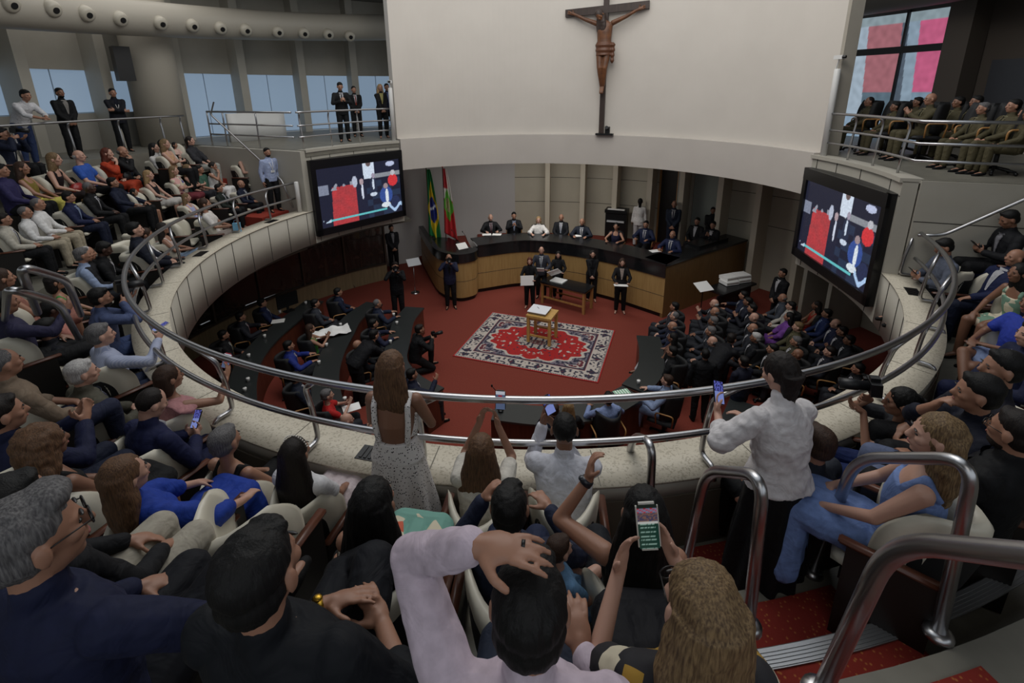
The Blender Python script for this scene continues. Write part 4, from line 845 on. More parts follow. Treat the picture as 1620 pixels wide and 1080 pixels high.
def hand(bm, W_, d, n, s, curl, sc=1.0):
    n = (n-d*n.dot(d)); n = n.normalized() if n.length > 1e-4 else frame(d)[0]
    a = d.cross(n)*s; a.normalize()       # a: towards the thumb
    M = Matrix((a, d, n)).transposed()
    ell(bm, W_+d*0.048*sc, (0.040*sc, 0.056*sc, 0.019*sc), M, 12, 8); rcone(bm, W_, 0.026*sc, W_+d*0.03*sc, 0.026*sc, 10)
    for i, (ox, L) in enumerate(((0.029, .074), (0.010, .082), (-0.010, .076), (-0.028, .060))):
        q = W_+d*0.088*sc+a*ox*sc; dd = (d+a*ox*5.0).normalized(); r = 0.0090*sc; cu = curl*(1+0.12*i)
        for sg in range(3):
            ang = cu*(0.35+0.55*sg); e = q+(dd*cos(ang)+n*sin(ang))*L*sc*(0.44, 0.32, 0.26)[sg]
            rcone(bm, q, r, e, r*0.92, 8); q = e; r *= 0.92
    q = W_+d*0.028*sc+a*0.030*sc; dd = (d*0.62+a*0.75+n*0.25).normalized()
    e = q+dd*0.042*sc; rcone(bm, q, 0.014*sc, e, 0.0115*sc, 8)
    dd = (d*0.85+a*0.35+n*(0.25+0.4*curl)).normalized(); rcone(bm, e, 0.0115*sc, e+dd*0.032*sc, 0.0095*sc, 8)
def head(bm, K, g):
    c, M = K['head'], K['HM']; 
    def E(p, r, u=14, v=10): ell(bm, c+M @ V(p), r, M, u, v)
    E((0, -0.008, 0.018), (HR[0], HR[1], 0.100), 20, 14); E((0, 0.018, -0.045), (0.060 if g == 'm' else 0.054, 0.072, 0.072), 18, 12)
    E((0, 0.055, -0.088), (0.028, 0.030, 0.022)); E((0, 0.070, 0.020), (0.052, 0.022, 0.018))
    rcone(bm, c+M @ V((0, 0.085, 0.018)), 0.010, c+M @ V((0, 0.103, -0.022)), 0.0155, 8)
    E((0, 0.085, -0.055), (0.024, 0.013, 0.014))
    for s in (-1, 1): E((s*0.040, 0.062, -0.015), (0.024, 0.026, 0.024)); E((s*0.083, -0.002, -0.010), (0.010, 0.020, 0.033))
    rcone(bm, K['neck']-V((0, 0.01, 0.05)), 0.058 if g == 'm' else 0.048, c+M @ V((0, -0.02, -0.07)), 0.052 if g == 'm' else 0.043, 14)
def leg(bm, K, k, off=0.0, to=1.0, ext=1.0):
    H, kn, an = K['H'+k], K['K'+k], K['A'+k]
    rcone(bm, H, 0.088+off, kn, 0.060+off*ext, 14)
    e = kn+(an-kn)*to; m = kn+(an-kn)*0.3
    if to > 0.35: rcone(bm, kn, 0.058+off*ext, m, 0.056+off*ext, 12); rcone(bm, m, 0.056+off*ext, e, 0.056+(0.040-0.056)*min(1, (to-0.3)/0.7)+off*ext, 12)
def arm(bm, K, k, g, off=0.0, to=2.0, wr=0.0):
    r = (0.050, 0.040, 0.028) if g == 'm' else (0.042, 0.034, 0.024)
    S_, E, W_ = K['S'+k], K['E'+k], K['W'+k]
    if to <= 1: E2 = S_+(E-S_)*to; rcone(bm, S_, r[0]+off+0.008, E2, r[0]+(r[1]-r[0])*to+off*1.3, 12); return
    rcone(bm, S_, r[0]+off+0.006, E, r[1]+off, 12); W2 = E+(W_-E)*(to-1); rcone(bm, E, r[1]+off, W2, r[1]+(r[2]-r[1])*(to-1)+off+wr, 12)
MC = {}
GARM = {}
def gm(fn):
    GARM[fn.__name__[2:]] = fn; return fn
def mesh_for(kind, pose, g, hy, q):
    key = (kind, pose, g, round(hy, 2), q)
    if kind not in ('body',) and not kind.startswith(('hair', 'eyes', 'lips', 'glass', 'beard')): key = (kind, pose, g, 0, q)
    if key in MC: return MC[key]
    K = skel(pose, g, hy); vox = {0: 0.0135, 1: 0.0105, 2: 0.0065}[q]
    if kind == 'body':
        bm = Geo(); torso(bm, K, g, -0.008); 
        for k in 'LR':
            leg(bm, K, k); arm(bm, K, k, g); rcone(bm, K['SL']*0.7+K['SR']*0.3, .034, K['SR']*0.7+K['SL']*0.3, .034)
            hand(bm, K['W'+k], K['D'+k], K['N'+k], -1 if k == 'L' else 1, K['C'+k], 1.0 if g == 'm' else 0.93)
            a, f = K['A'+k], K['F'+k]; rcone(bm, a+V((0, 0, -0.03)), 0.034, a+V((0, 0, -0.05))+f*0.13, 0.026, 10)
        head(bm, K, g); me = remesh(bm, min(vox, 0.0105), 2 if q < 2 else 3, 'body')
    else: me = GARM[kind.split(':')[0]](K, g, vox+0.002*(q < 2), kind, pose)
    MC[key] = me; return me
def sleeves(bm, K, g, off, to, wr=0.0):
    for k in 'LR': arm(bm, K, k, g, off, to, wr)
    c, a = K['sp'](0.43); rcone(bm, K['SL'], 0.048+off, K['SR'], 0.048+off, 12)
def folds(K, amp):
    return lambda co: amp*(noise.noise(V((co.x*9, co.y*9, co.z*14)))+0.5*noise.noise(co*26))
@gm
def g_jacket(K, g, vox, kind, pose):
    bm = Geo(); torso(bm, K, g, 0.024, -0.09, 0.5, 0.012); sleeves(bm, K, g, 0.017, 1.93, 0.006)
    c, a = K['sp'](0.475); loft(bm, [(K['sp'](0.44)[0], a, 0.13, 0.085), (c, a, 0.088, 0.078), (K['sp'](0.495)[0]+V((0, -.012, 0)), a, 0.068, 0.066)])
    if POSE[pose]['b'] == 'stand': p = K['P']; loft(bm, [(p+V((0, 0, -0.16)), 0, .185, .135), (p+V((0, 0, 0.05)), 0, .185, .138)])
    n_ = K['neck']; rcone(bm, n_+V((0, -0.012, -0.05)), 0.082, n_+(K['head']-n_)*0.22+V((0, -0.010, 0)), 0.066, 16)
    for s_ in (-1, 1): rcone(bm, n_+V((s_*0.045, -0.02, -0.035)), .050, K['SL' if s_ < 0 else 'SR']*0.75+n_*0.25-V((0, 0, 0.012)), .056, 12)
    return remesh(bm, vox, 3, 'jacket', folds(K, 0.005))
@gm
def g_shirt(K, g, vox, kind, pose):
    bm = Geo(); torso(bm, K, g, 0.015, -0.09, 0.5, 0.008); sleeves(bm, K, g, 0.013, 1.92)
    c, a = K['sp'](0.475); loft(bm, [(K['sp'](0.44)[0], a, 0.12, 0.08), (c, a, 0.080, 0.070), (K['sp'](0.50)[0]+V((0, -.004, 0)), a, 0.066, 0.060)])
    if POSE[pose]['b'] == 'stand': p = K['P']; loft(bm, [(p+V((0, 0, -0.12)), 0, .18, .13), (p+V((0, 0, 0.05)), 0, .178, .13)])
    n_ = K['neck']; rcone(bm, n_+V((0, -0.012, -0.05)), 0.072, n_+(K['head']-n_)*0.22+V((0, -0.010, 0)), 0.062, 16)
    for s_ in (-1, 1): rcone(bm, n_+V((s_*0.045, -0.02, -0.035)), .050, K['SL' if s_ < 0 else 'SR']*0.75+n_*0.25-V((0, 0, 0.012)), .056, 12)
    return remesh(bm, vox, 3, 'shirt', folds(K, 0.006))
@gm
def g_blouse(K, g, vox, kind, pose):
    bm = Geo(); torso(bm, K, g, 0.028, 0.0, 0.5, 0.03)
    for k in 'LR':
        S_, E, W_ = K['S'+k], K['E'+k], K['W'+k]; rcone(bm, S_, 0.065, E, 0.078, 14); rcone(bm, E, 0.078, E+(W_-E)*0.45, 0.055, 14)
    c, a = K['sp'](0.475); loft(bm, [(K['sp'](0.43)[0], a, 0.15, 0.09), (c, a, 0.10, 0.08), (K['sp'](0.495)[0]+V((0, -.02, 0)), a, 0.085, 0.075)])
    n_ = K['neck']; rcone(bm, n_+V((0, -0.012, -0.05)), 0.08, n_+(K['head']-n_)*0.22+V((0, -0.010, 0)), 0.06, 16)
    return remesh(bm, vox, 3, 'blouse', folds(K, 0.012))
@gm
def g_rolled(K, g, vox, kind, pose):
    bm = Geo(); torso(bm, K, g, 0.015, -0.09, 0.5, 0.008); sleeves(bm, K, g, 0.014, 1.35, 0.006)
    c, a = K['sp'](0.475); loft(bm, [(K['sp'](0.44)[0], a, 0.12, 0.08), (c, a, 0.080, 0.070), (K['sp'](0.50)[0]+V((0, -.006, 0)), a, 0.068, 0.062)])
    n_ = K['neck']; rcone(bm, n_+V((0, -0.012, -0.05)), 0.072, n_+(K['head']-n_)*0.22+V((0, -0.010, 0)), 0.062, 16)
    for s_ in (-1, 1): rcone(bm, n_+V((s_*0.045, -0.02, -0.035)), .050, K['SL' if s_ < 0 else 'SR']*0.75+n_*0.25-V((0, 0, 0.012)), .056, 12)
    return remesh(bm, vox, 3, 'shirt', folds(K, 0.006))
@gm
def g_tee(K, g, vox, kind, pose):
    bm = Geo(); torso(bm, K, g, 0.015, -0.09, 0.5, 0.008); sleeves(bm, K, g, 0.016, 0.62)
    return remesh(bm, vox, 3, 'tee', folds(K, 0.005))
@gm
def g_tank(K, g, vox, kind, pose):
    bm = Geo(); torso(bm, K, g, 0.012, -0.09, 0.41, 0.01)
    for s in (-1, 1):
        c, a = K['sp'](0.40); c2, _ = K['sp'](0.465); rcone(bm, c+V((s*0.10, 0.06, 0)), .026, c2+V((s*.085, 0.0, 0.005)), .026, 8); rcone(bm, c2+V((s*.085, 0.0, 0.005)), .026, c+V((s*0.09, -0.06, 0)), .026, 8)
    return remesh(bm, vox, 2, 'top', folds(K, 0.004))
@gm
def g_ruffle(K, g, vox, kind, pose):
    bm = Geo(); torso(bm, K, g, 0.014, -0.09, 0.44, 0.01)
    for k, s in (('L', -1), ('R', 1)):
        S_ = K['S'+k]; ell(bm, S_+V((s*0.01, 0, 0.01)), (0.105, 0.10, 0.028), Matrix.Rotation(s*0.45, 3, 'Y'), 16, 8)
        ell(bm, S_+V((-s*0.05, -0.03, 0.035)), (0.085, 0.085, 0.02), Matrix.Rotation(s*0.2, 3, 'Y'), 16, 8)
    return remesh(bm, vox, 1, 'ruffled_top', folds(K, 0.010))
@gm
def g_apron(K, g, vox, kind, pose):      # dress with an open back and broad straps
    bm = Geo(); torso(bm, K, g, 0.014, -0.09, 0.20, 0.01); c, a = K['sp'](0.30); loft(bm, [(K['sp'](0.16)[0]+V((0, 0.03, 0)), a, .15, .105), (c+V((0, 0.05, 0)), a, .150, .085)])
    for s in (-1, 1):
        pts = [K['sp'](0.15)[0]+V((s*0.10, -0.075, 0)), K['sp'](0.30)[0]+V((s*0.115, -0.085, 0)), K['sp'](0.43)[0]+V((s*0.115, -0.075, 0.0)), K['sp'](0.47)[0]+V((s*0.115, -0.01, 0.012)), K['sp'](0.36)[0]+V((s*0.10, 0.10, 0))]
        for p, q in zip(pts, pts[1:]): rcone(bm, p, 0.021, q, 0.021, 8)
    return remesh(bm, vox, 2, 'bodice')
@gm
def g_trousers(K, g, vox, kind, pose):
    bm = Geo()
    for k in 'LR': leg(bm, K, k, 0.016, 0.97, 1.25)
    P = K['P']; a = K['sp'](0)[1]; loft(bm, [(P-V((0, sin(a), cos(a)))*0.10, a, .13, .10), (P, a, .178, .130), (P+V((0, sin(a), cos(a)))*0.08, a, .168, .122)])
    if POSE[pose]['b'] == 'sit': rcone(bm, P+V((-.07, -.03, -.02)), .095, P+V((.07, -.03, -.02)), .095)
    return remesh(bm, vox, 2, 'trousers', folds(K, 0.004))
@gm
def g_shorts(K, g, vox, kind, pose):
    bm = Geo()
    for k in 'LR': H, kn = K['H'+k], K['K'+k]; rcone(bm, H, .104, H+(kn-H)*0.65, .085, 14)
    P = K['P']; a = K['sp'](0)[1]; loft(bm, [(P-V((0, sin(a), cos(a)))*0.10, a, .14, .11), (P, a, .178, .130), (P+V((0, sin(a), cos(a)))*0.08, a, .168, .122)])
    return remesh(bm, vox, 2, 'shorts')
@gm
def g_skirt(K, g, vox, kind, pose):
    ln = float(kind.split(':')[1]) if ':' in kind else 1.0
    bm = Geo(); P = K['P']; a = K['sp'](0)[1]; b = POSE[pose]['b']
    loft(bm, [(P-V((0, sin(a), cos(a)))*0.10, a, .15, .12), (P, a, .186, .136), (P+V((0, sin(a), cos(a)))*0.14, a, .145, .110)])
    if b == 'sit':
        kl, kr = K['KL'], K['KR']; e = min(ln, 1.0)
        for f in (0, 0.33, 0.66, 1.0):
            l, r = K['HL']+(kl-K['HL'])*f*e, K['HR']+(kr-K['HR'])*f*e; rcone(bm, l, .105-.02*f, r, .105-.02*f, 12)
            if f: 
                l0, r0 = K['HL']+(kl-K['HL'])*(f-.33)*e, K['HR']+(kr-K['HR'])*(f-.33)*e
                for u in (0, .5, 1): rcone(bm, l0+(r0-l0)*u, .10, l+(r-l)*u, .085, 10)
        if ln > 1:
            for u in (0, .25, .5, .75, 1):
                t_ = K['KL']+(K['KR']-K['KL'])*u; w_ = K['AL']+(K['AR']-K['AL'])*u+V(((u-.5)*0.16, -0.02, 0.04)); rcone(bm, t_, .085, t_+(w_-t_)*(ln-1), .095, 10)
    else:
        z0 = P.z-(0.42+0.42*(ln-1)*1.6 if ln > 1 else 0.42*ln); f = 1.45 if ln < 1.6 else 1.15
        n = 7; st = [(V((P.x, P.y, P.z+(z0-P.z)*i/n)), 0, .180+(.180*(f-1)+0.03)*i/n, .140+(.14*(f-1)+0.05)*i/n) for i in range(n+1)][::-1]
        loft(bm, st, 40)
    def fo(co):
        if b != 'sit' and ln >= 1: return 0.022*sin(atan2(co.x, co.y)*9+co.z*2)*min(1, max(0, (P.z-co.z)*2.2))
        return 0.008*noise.noise(co*11)
    return remesh(bm, vox, 2, 'skirt', fo)
@gm
def g_shoes(K, g, vox, kind, pose):
    bm = Geo()
    for k in ('LR' if ':' not in kind else kind[-1]):
        a, f = K['A'+k], K['F'+k]; r = 0.042 if g == 'm' else 0.034
        rcone(bm, a+V((0, 0, -0.045))-f*0.02, r, a+V((0, 0, -0.058))+f*0.09, r*0.95, 10); rcone(bm, a+V((0, 0, -0.058))+f*0.09, r*0.95, a+V((0, 0, -0.062))+f*0.16, r*0.7, 10)
    return remesh(bm, 0.011, 2, 'shoes')
def chest_patch(K, g, off, half, t0, t1, nm, th=0.006):
    bm = bmesh.new(); prof = TOR[g]; rows = []
    def at_t(t):
        for (a, ax, ay), (b, bx, by) in zip(prof, prof[1:]):
            if t <= b: f = (t-a)/(b-a); return ax+(bx-ax)*f, ay+(by-ay)*f
        return prof[-1][1:]
    n = 10
    for i in range(n+1):
        t = t0+(t1-t0)*i/n; rx, ry = at_t(min(t, 0.5)); c, a = K['sp'](t); fy = V((0, cos(a), -sin(a))); h = half(i/n)
        if t > 0.44: rx, ry = 0.085, 0.072
        rows.append([c+V((x*h, 0, 0))+fy*((ry+off)*sqrt(max(0.05, 1-(x*h/(rx+off))**2))+0.004) for x in (-1, -.5, 0, .5, 1)])
    vv = [[bm.verts.new(p) for p in r] for r in rows]
    for A, B in zip(vv, vv[1:]):
        for k in range(4): bm.faces.new((A[k], A[k+1], B[k+1], B[k]))
    bmesh.ops.solidify(bm, geom=bm.faces[:], thickness=th)
    return mesh_of(bm, nm)
@gm
def g_shirtfront(K, g, vox, kind, pose): return chest_patch(K, g, 0.027, lambda u: 0.012+0.052*u, 0.16, 0.50, 'shirt_front')
@gm
def g_tie(K, g, vox, kind, pose): return chest_patch(K, g, 0.036, lambda u: 0.020-0.006*u, 0.15, 0.485, 'necktie')
@gm
def g_lanyard(K, g, vox, kind, pose):
    bm = bmesh.new(); a = chest_patch(K, g, 0.040, lambda u: 0.05, 0.14, 0.20, 'x'); bm.from_mesh(a)
    c, an = K['sp'](0.20); f = V((0, cos(an), -sin(an))); e, _ = K['sp'](0.46)
    for s in (-1, 1): tube(bm, [c+f*0.155, (c+e)/2+f*0.15+V((s*0.03, 0, 0)), e+V((s*0.06, 0.075, 0.02))], 0.006, 6)
    return mesh_of(bm, 'lanyard')
def hx(K): 
    c, M = K['head'], K['HM']
    return c, M
@gm
def g_hair(K, g, vox, kind, pose):
    st = kind.split(':')[1]; bm = Geo(); c, M = hx(K); yaw = Rz(atan2(M[1][0], M[0][0]))
    def E(p, r, u=20, v=14, MM=None): ell(bm, c+M @ V(p), r, MM or M, u, v)
    amp, fr = 0.004, 34
    if st == 'balding': E((0, -0.028, -0.004), (.083, .088, .062)); amp = 0.002
    elif st == 'bald': E((0, -0.040, -0.012), (.0765, .074, .050)); amp = 0.0
    elif st == 'veryshort': E((0, -0.018, 0.028), (.080, .093, .096)); amp = 0.002
    else:
        if st in ('short', 'quiff'): E((0, -0.024, 0.050), (.084, .099, .083)); E((0, -0.036, -0.005), (.0815, .080, .078)); E((0.008, 0.043, 0.096), (.052, .032, .024))
        else: E((0, -0.020, 0.030), (.087, .100, .101))
    if st == 'quiff': E((0, 0.04, 0.10), (.062, .052, .038)); 
    def drop(zs, hw, hy_, y0=-0.045, front=False):
        S_ = []
        for z, w_, d_ in zip(zs, hw, hy_): S_.append((c+yaw @ V((0, y0-0.012*(z < -0.2), z)), 0, w_, d_))
        seg = 24; rings = []
        for cc, a, rx, ry in S_: rings.append([cc+yaw @ V((rx*cos(2*pi*k/seg), ry*sin(2*pi*k/seg), 0)) for k in range(seg)])
        geo_rings(bm, rings)
    if st == 'long': drop((.05, -.03, -.12, -.22, -.32, -.40), (.088, .104, .122, .130, .110, .06), (.074, .072, .068, .060, .045, .02)); amp = 0.005; fr = 22
    if st == 'verylong': drop((.05, -.03, -.12, -.24, -.38, -.50), (.088, .108, .130, .155, .160, .11), (.072, .072, .070, .064, .050, .025)); amp = 0.004; fr = 22
    if st == 'wavy': drop((.05, -.03, -.12, -.22, -.31, -.38), (.095, .112, .128, .130, .105, .05), (.078, .076, .074, .068, .05, .02)); amp = 0.014; fr = 18
    if st == 'curly': E((0, -0.03, 0.02), (.115, .118, .115)); drop((.05, -.05, -.14, -.24, -.33), (.11, .135, .150, .135, .07), (.10, .10, .095, .075, .03)); amp = 0.022; fr = 26
    if st == 'bob': drop((.05, -.04, -.11, -.155), (.090, .098, .094, .06), (.074, .072, .066, .035)); 
    if st == 'bun': E((0, -0.115, 0.055), (.042, .042, .042))
    if st == 'tied': drop((.04, -.05, -.12, -.20, -.27), (.075, .060, .045, .045, .025), (.06, .045, .034, .028, .015), -0.075)
    if st == 'pony': E((0, -0.105, 0.05), (.032, .035, .035)); drop((.06, -.02, -.10, -.20, -.28), (.030, .040, .044, .038, .015), (.03, .034, .034, .028, .012), -0.13)
    return remesh(bm, vox, 2, 'hair', lambda co: amp*noise.noise(co*fr)*0.7+0.0035*noise.noise(V((co.x*75, co.y*75, co.z*7))))
@gm
def g_beard(K, g, vox, kind, pose):
    bm = Geo(); c, M = hx(K); ell(bm, c+M @ V((0, 0.030, -0.078)), (.056, .062, .046), M, 18, 12); return remesh(bm, vox, 1, 'beard', lambda co: 0.003*noise.noise(co*50))
@gm
def g_cap(K, g, vox, kind, pose):
    bm = Geo(); c, M = hx(K); ell(bm, c+M @ V((0, -0.005, 0.07)), (.09, .105, .055), M, 18, 12); ell(bm, c+M @ V((0, 0.10, 0.06)), (.06, .05, .012), M, 14, 8); return remesh(bm, vox, 1, 'cap')
@gm
def g_eyes(K, g, vox, kind, pose):
    bm = bmesh.new(); c, M = hx(K)
    for s in ((-1, 1) if ':' not in kind else (-1,) if kind[-1] == 'L' else (1,)):
        ell(bm, c+M @ V((s*0.031, 0.080, 0.006)), (.0125, .007, .0055), M, 8, 6); ell(bm, c+M @ V((s*0.031, 0.088, 0.027)), (.018, .006, .0035), M, 8, 6)
    return mesh_of(bm, 'eyes')
@gm
def g_lips(K, g, vox, kind, pose):
    bm = bmesh.new(); c, M = hx(K); ell(bm, c+M @ V((0, 0.0935, -0.055)), (.019, .006, .006), M, 10, 6); return mesh_of(bm, 'lips')
@gm
def g_glasses(K, g, vox, kind, pose):
    bm = bmesh.new(); c, M = hx(K)
    for s in (-1, 1):
        pts = [c+M @ V((s*0.033+0.024*cos(2*pi*k/14), 0.104, 0.005+0.019*sin(2*pi*k/14))) for k in range(15)]; tube(bm, pts, 0.0022, 6)
        tube(bm, [c+M @ V((s*0.057, 0.102, 0.008)), c+M @ V((s*0.081, 0.0, 0.004))], 0.002, 6)
    tube(bm, [c+M @ V((-0.009, 0.107, 0.008)), c+M @ V((0.009, 0.107, 0.008))], 0.002, 6)
    return mesh_of(bm, 'glasses')
SKIN = {'l': 'b48c7a', 'm': '976e59', 't': '7d5845', 'd': '422b22', 'p': 'c8a498'}
HAIRC = {'black': ('0d0b0b', '050505'), 'dark': ('1e1613', '0e0a09'), 'brown': ('3e2a1e', '241711'), 'lbrown': ('6a4d36', '443022'), 'blond': ('a08560', '705838'), 'dblond': ('80694a', '4c3a28'), 'grey': ('6c6a6a', '444244'), 'white': ('b8b6b4', '8c8a8a'), 'red': ('5c2818', '38180f'), 'none': ('a6765c', '8a5d45')}
def skinm(k): return mat('skin_'+k, SKIN[k], 0.5, kind='noise', scale=12, col2=SKIN[k])
def hairm(k): return mat('hair_'+k, HAIRC[k][0], 0.62, kind='hair', scale=170, col2=HAIRC[k][1], bump=0.35, spec=0.3)
def cloth(c):
    if ':' in c:
        k, a, b = c.split(':')[:3]; sc = {'dots': 62, 'floral': 13, 'stripe': 22}[k]
        return mat('cloth_'+c.replace(':', '_'), a, 0.8, kind=k, scale=sc, col2=b, bump=0.0)
    m = mat('cloth_'+c, c, 0.75, kind='cloth', scale=30, col2=''.join('%02x' % int(int(c[i:i+2], 16)*0.9) for i in (0, 2, 4)), bump=0.35, spec=0.25); return m
NAV, BLK, CHA, WHT, NBL = '161c30', '0f1013', '26282e', 'dddde2', '1a2040'
GN = {'jacket': 'jacket', 'shirt': 'shirt', 'tee': 'shirt', 'tank': 'top', 'blouse': 'blouse', 'rolled': 'shirt', 'ruffle': 'blouse', 'apron': 'bodice', 'trousers': 'trousers', 'shorts': 'shorts', 'skirt': 'skirt'}
PEOPLE = {}
HEADL = {}
def headloc(pose, g):
    if (pose, g) not in HEADL: HEADL[(pose, g)] = skel(pose, g, 0)['head']
    return HEADL[(pose, g)]
def build_person(root, pose, g, hy, q, top, bot, hair, skin, extra):
    def add(nm, kind, m): return obj(nm, mesh_for(kind, pose, g, hy, q), m, root)
    add('body', 'body', skinm(skin))
    tk, tc = top.split('=')
    if tk == 'suit':            # jacket, shirt front and tie: suit=jacketcolour/shirt/tie
        cc = tc.split('/'); add('jacket', 'jacket', cloth(cc[0])); add('shirt_front', 'shirtfront', cloth(cc[1]))
        if len(cc) > 2: add('necktie', 'tie', cloth(cc[2]))
    elif tk != 'none': add(GN[tk], tk, cloth(tc))
    if bot:
        bk, bc = bot.split('='); add(GN[bk.split(':')[0]], bk, cloth(bc))
    hs, hc = hair.split('=')
    add('hair', 'hair:'+hs, skinm(skin) if hs == 'bald' and hc == 'none' else hairm(hc)) if not (hs == 'bald' and hc == 'none') else None
    for sd_ in (('',) if q == 0 else (':L', ':R')): add('eyes' if not sd_ else 'eye', 'eyes'+sd_, mat('eye_dark', '120d0b', 0.3))
    add('lips', 'lips', mat('lips_tone', '8a4a44', 0.5))
    for sd_ in (('',) if q == 0 else (':L', ':R')): add('shoes' if not sd_ else 'shoe', 'shoes'+sd_, cloth('0c0c0e') if 'shoe' not in extra else cloth(extra['shoe']))
    for e, m in (('beard', hairm('dark')), ('glasses', DARK), ('cap', cloth('2c2f22')), ('lanyard', WHITEP)):
        if e in extra: add(e, e, m)
def person(px, py, zone, pose, g, top, bot, hair, skin, label, face=None, s=1.0, hy=0.0, q=0, grp=None, dz=0.0, foot=None, line=None, **extra):
    """px,py: head centre in the photograph; zone gives the floor the feet stand on"""
    h = headloc(pose, g); b = POSE[pose]['b']
    if zone == 'G':
        a0 = azr(at(px, py, 4.6))[0]
        if -122 < a0 < -55 and b == 'sit':        # left wing: sit exactly on a row
            best = None
            for i in range(5):
                P = cylp(px, py, R0+ROWP*i-h.y*s+0.02)
                if P.z > CAMZ: continue
                zf = rowz(i, azr(P)[0]); si = (P.z-zf-dz)/h.z; e = abs(si-s)
                if best is None or e < best[0]: best = (e, zf, P, si)
            zf, hw = best[1], best[2]; s = max(0.84*s, min(1.12*s, best[3]))
        else:
            best = None
            for i in range(5):
                zf = 2.9+ROWH*i; p = at(px, py, zf+dz+h.z*s); _, r = azr(p); rr = R0+ROWP*i
                e = abs(r-(rr-h.y*s+0.02))
                if best is None or e < best[0]: best = (e, zf, p)
            zf = best[1]; hw = best[2]; a_, r_ = azr(hw); rr = R0+ROWP*round((zf-2.9)/ROWH)-h.y*s+0.02
            if b == 'sit': hw = pol(max(rr-(0.25 if zf < 3 else 0.38), min(rr+0.42, r_)), a_, hw.z)
    else:
        zf = {'C': 0.0, 'R': 0.85, 'D': 4.95, 'L': 4.9}[zone] if isinstance(zone, str) else zone
        if foot:
            f = at(foot[0], foot[1], zf); lo, hi = 0.0, 4.0
            for _ in range(40):
                m = (lo+hi)/2; P = f+V((0, 0, m)); v = P-V((0, 0, CAMZ)); y = PY-F_PX*(v.dot(cU)/v.dot(cF))
                if y > py: lo = m
                else: hi = m
            s = m/h.z; 
            extra['_s'] = s; hw = f+V((0, 0, m))
        elif line is not None:
            d = ray(px, py); t = line/d.x; hw = V((line, d.y*t, CAMZ+d.z*t)); s = (hw.z-zf)/h.z
        else: hw = at(px, py, zf+dz+h.z*s)
    T = V((1.0, 12.0, 0)) if face is None or isinstance(face, str) else None
    if isinstance(face, str) and face == 'cam': T = V((0.3, 0, 0))
    if isinstance(face, str) and face == 'ctr': T = V((0.6, 10.6, 0))
    az = R_(face) if isinstance(face, (int, float)) else atan2(T.x-hw.x, T.y-hw.y)
    Rm = Rz(-az); off = Rm @ (V((h.x, h.y, 0))*s); base = V((hw.x-off.x, hw.y-off.y, zf+dz))
    root = thing('person', label, 'person', base, -az, grp, s if s != 1 else None)
    build_person(root, pose, g, R_(hy), q, top, bot, hair, skin, extra)
    PEOPLE[label] = (root, base, az, s, zf, pose, g)
    return root
def prop_mat(root, loc, rot=None, s=1.0):
    M = Matrix.Translation(root.location) @ Matrix.Rotation(root.rotation_euler.z, 4, 'Z') @ Matrix.Scale(root.scale.x*s, 4)
    return M @ Matrix.Translation(loc) @ (rot.to_4x4() if rot else Matrix.Identity(4))
def phone(root, label, loc, rot=None, scr=None, grp='mobile phones', case=DARK):
    t = thing('mobile_phone', label, 'phone', (0, 0, 0), group=grp)
    bm = bmesh.new(); box(bm, (0, 0, 0), (0.074, 0.009, 0.152)); bmesh.ops.bevel(bm, geom=[e for e in bm.edges if abs((e.verts[0].co-e.verts[1].co).y) > 0.005], offset=0.011, segments=4, affect='EDGES'); bobj('case', bm, case, t)
    if scr: painted('display', 24, 40, lambda u, v: V((-0.033+0.066*u, -0.0052, -0.070+0.14*v)), scr, vmat('phone_light', emit=0.6), t)
    t.matrix_world = prop_mat(root, loc, rot); return t
def photo_camera(root, label, loc, rot=None, s=1.0):
    t = thing('photo_camera', label, 'camera', (0, 0, 0), group='photographers\' cameras')
    bm = bmesh.new(); box(bm, (0, 0, 0), (0.14, 0.07, 0.10)); box(bm, (0, 0, 0.06), (0.05, 0.06, 0.035)); box(bm, (0.055, 0.03, -0.01), (0.035, 0.05, 0.09)); bobj('camera_body', bm, DARK, t)
    bm = bmesh.new(); tube(bm, [(0, 0.03, 0), (0, 0.10, 0), (0, 0.102, 0), (0, 0.22, 0)], [0.036, 0.036, 0.040, 0.043], 20); bobj('lens', bm, mat('lens_rubber', '16171a', 0.45), t, True)
    bm = bmesh.new(); tube(bm, [(0, 0.221, 0), (0, 0.223, 0)], 0.036, 20); bobj('lens_glass', bm, mat('lens_glass', '20242c', 0.05), t, True)
    t.matrix_world = prop_mat(root, loc, rot, s); return t
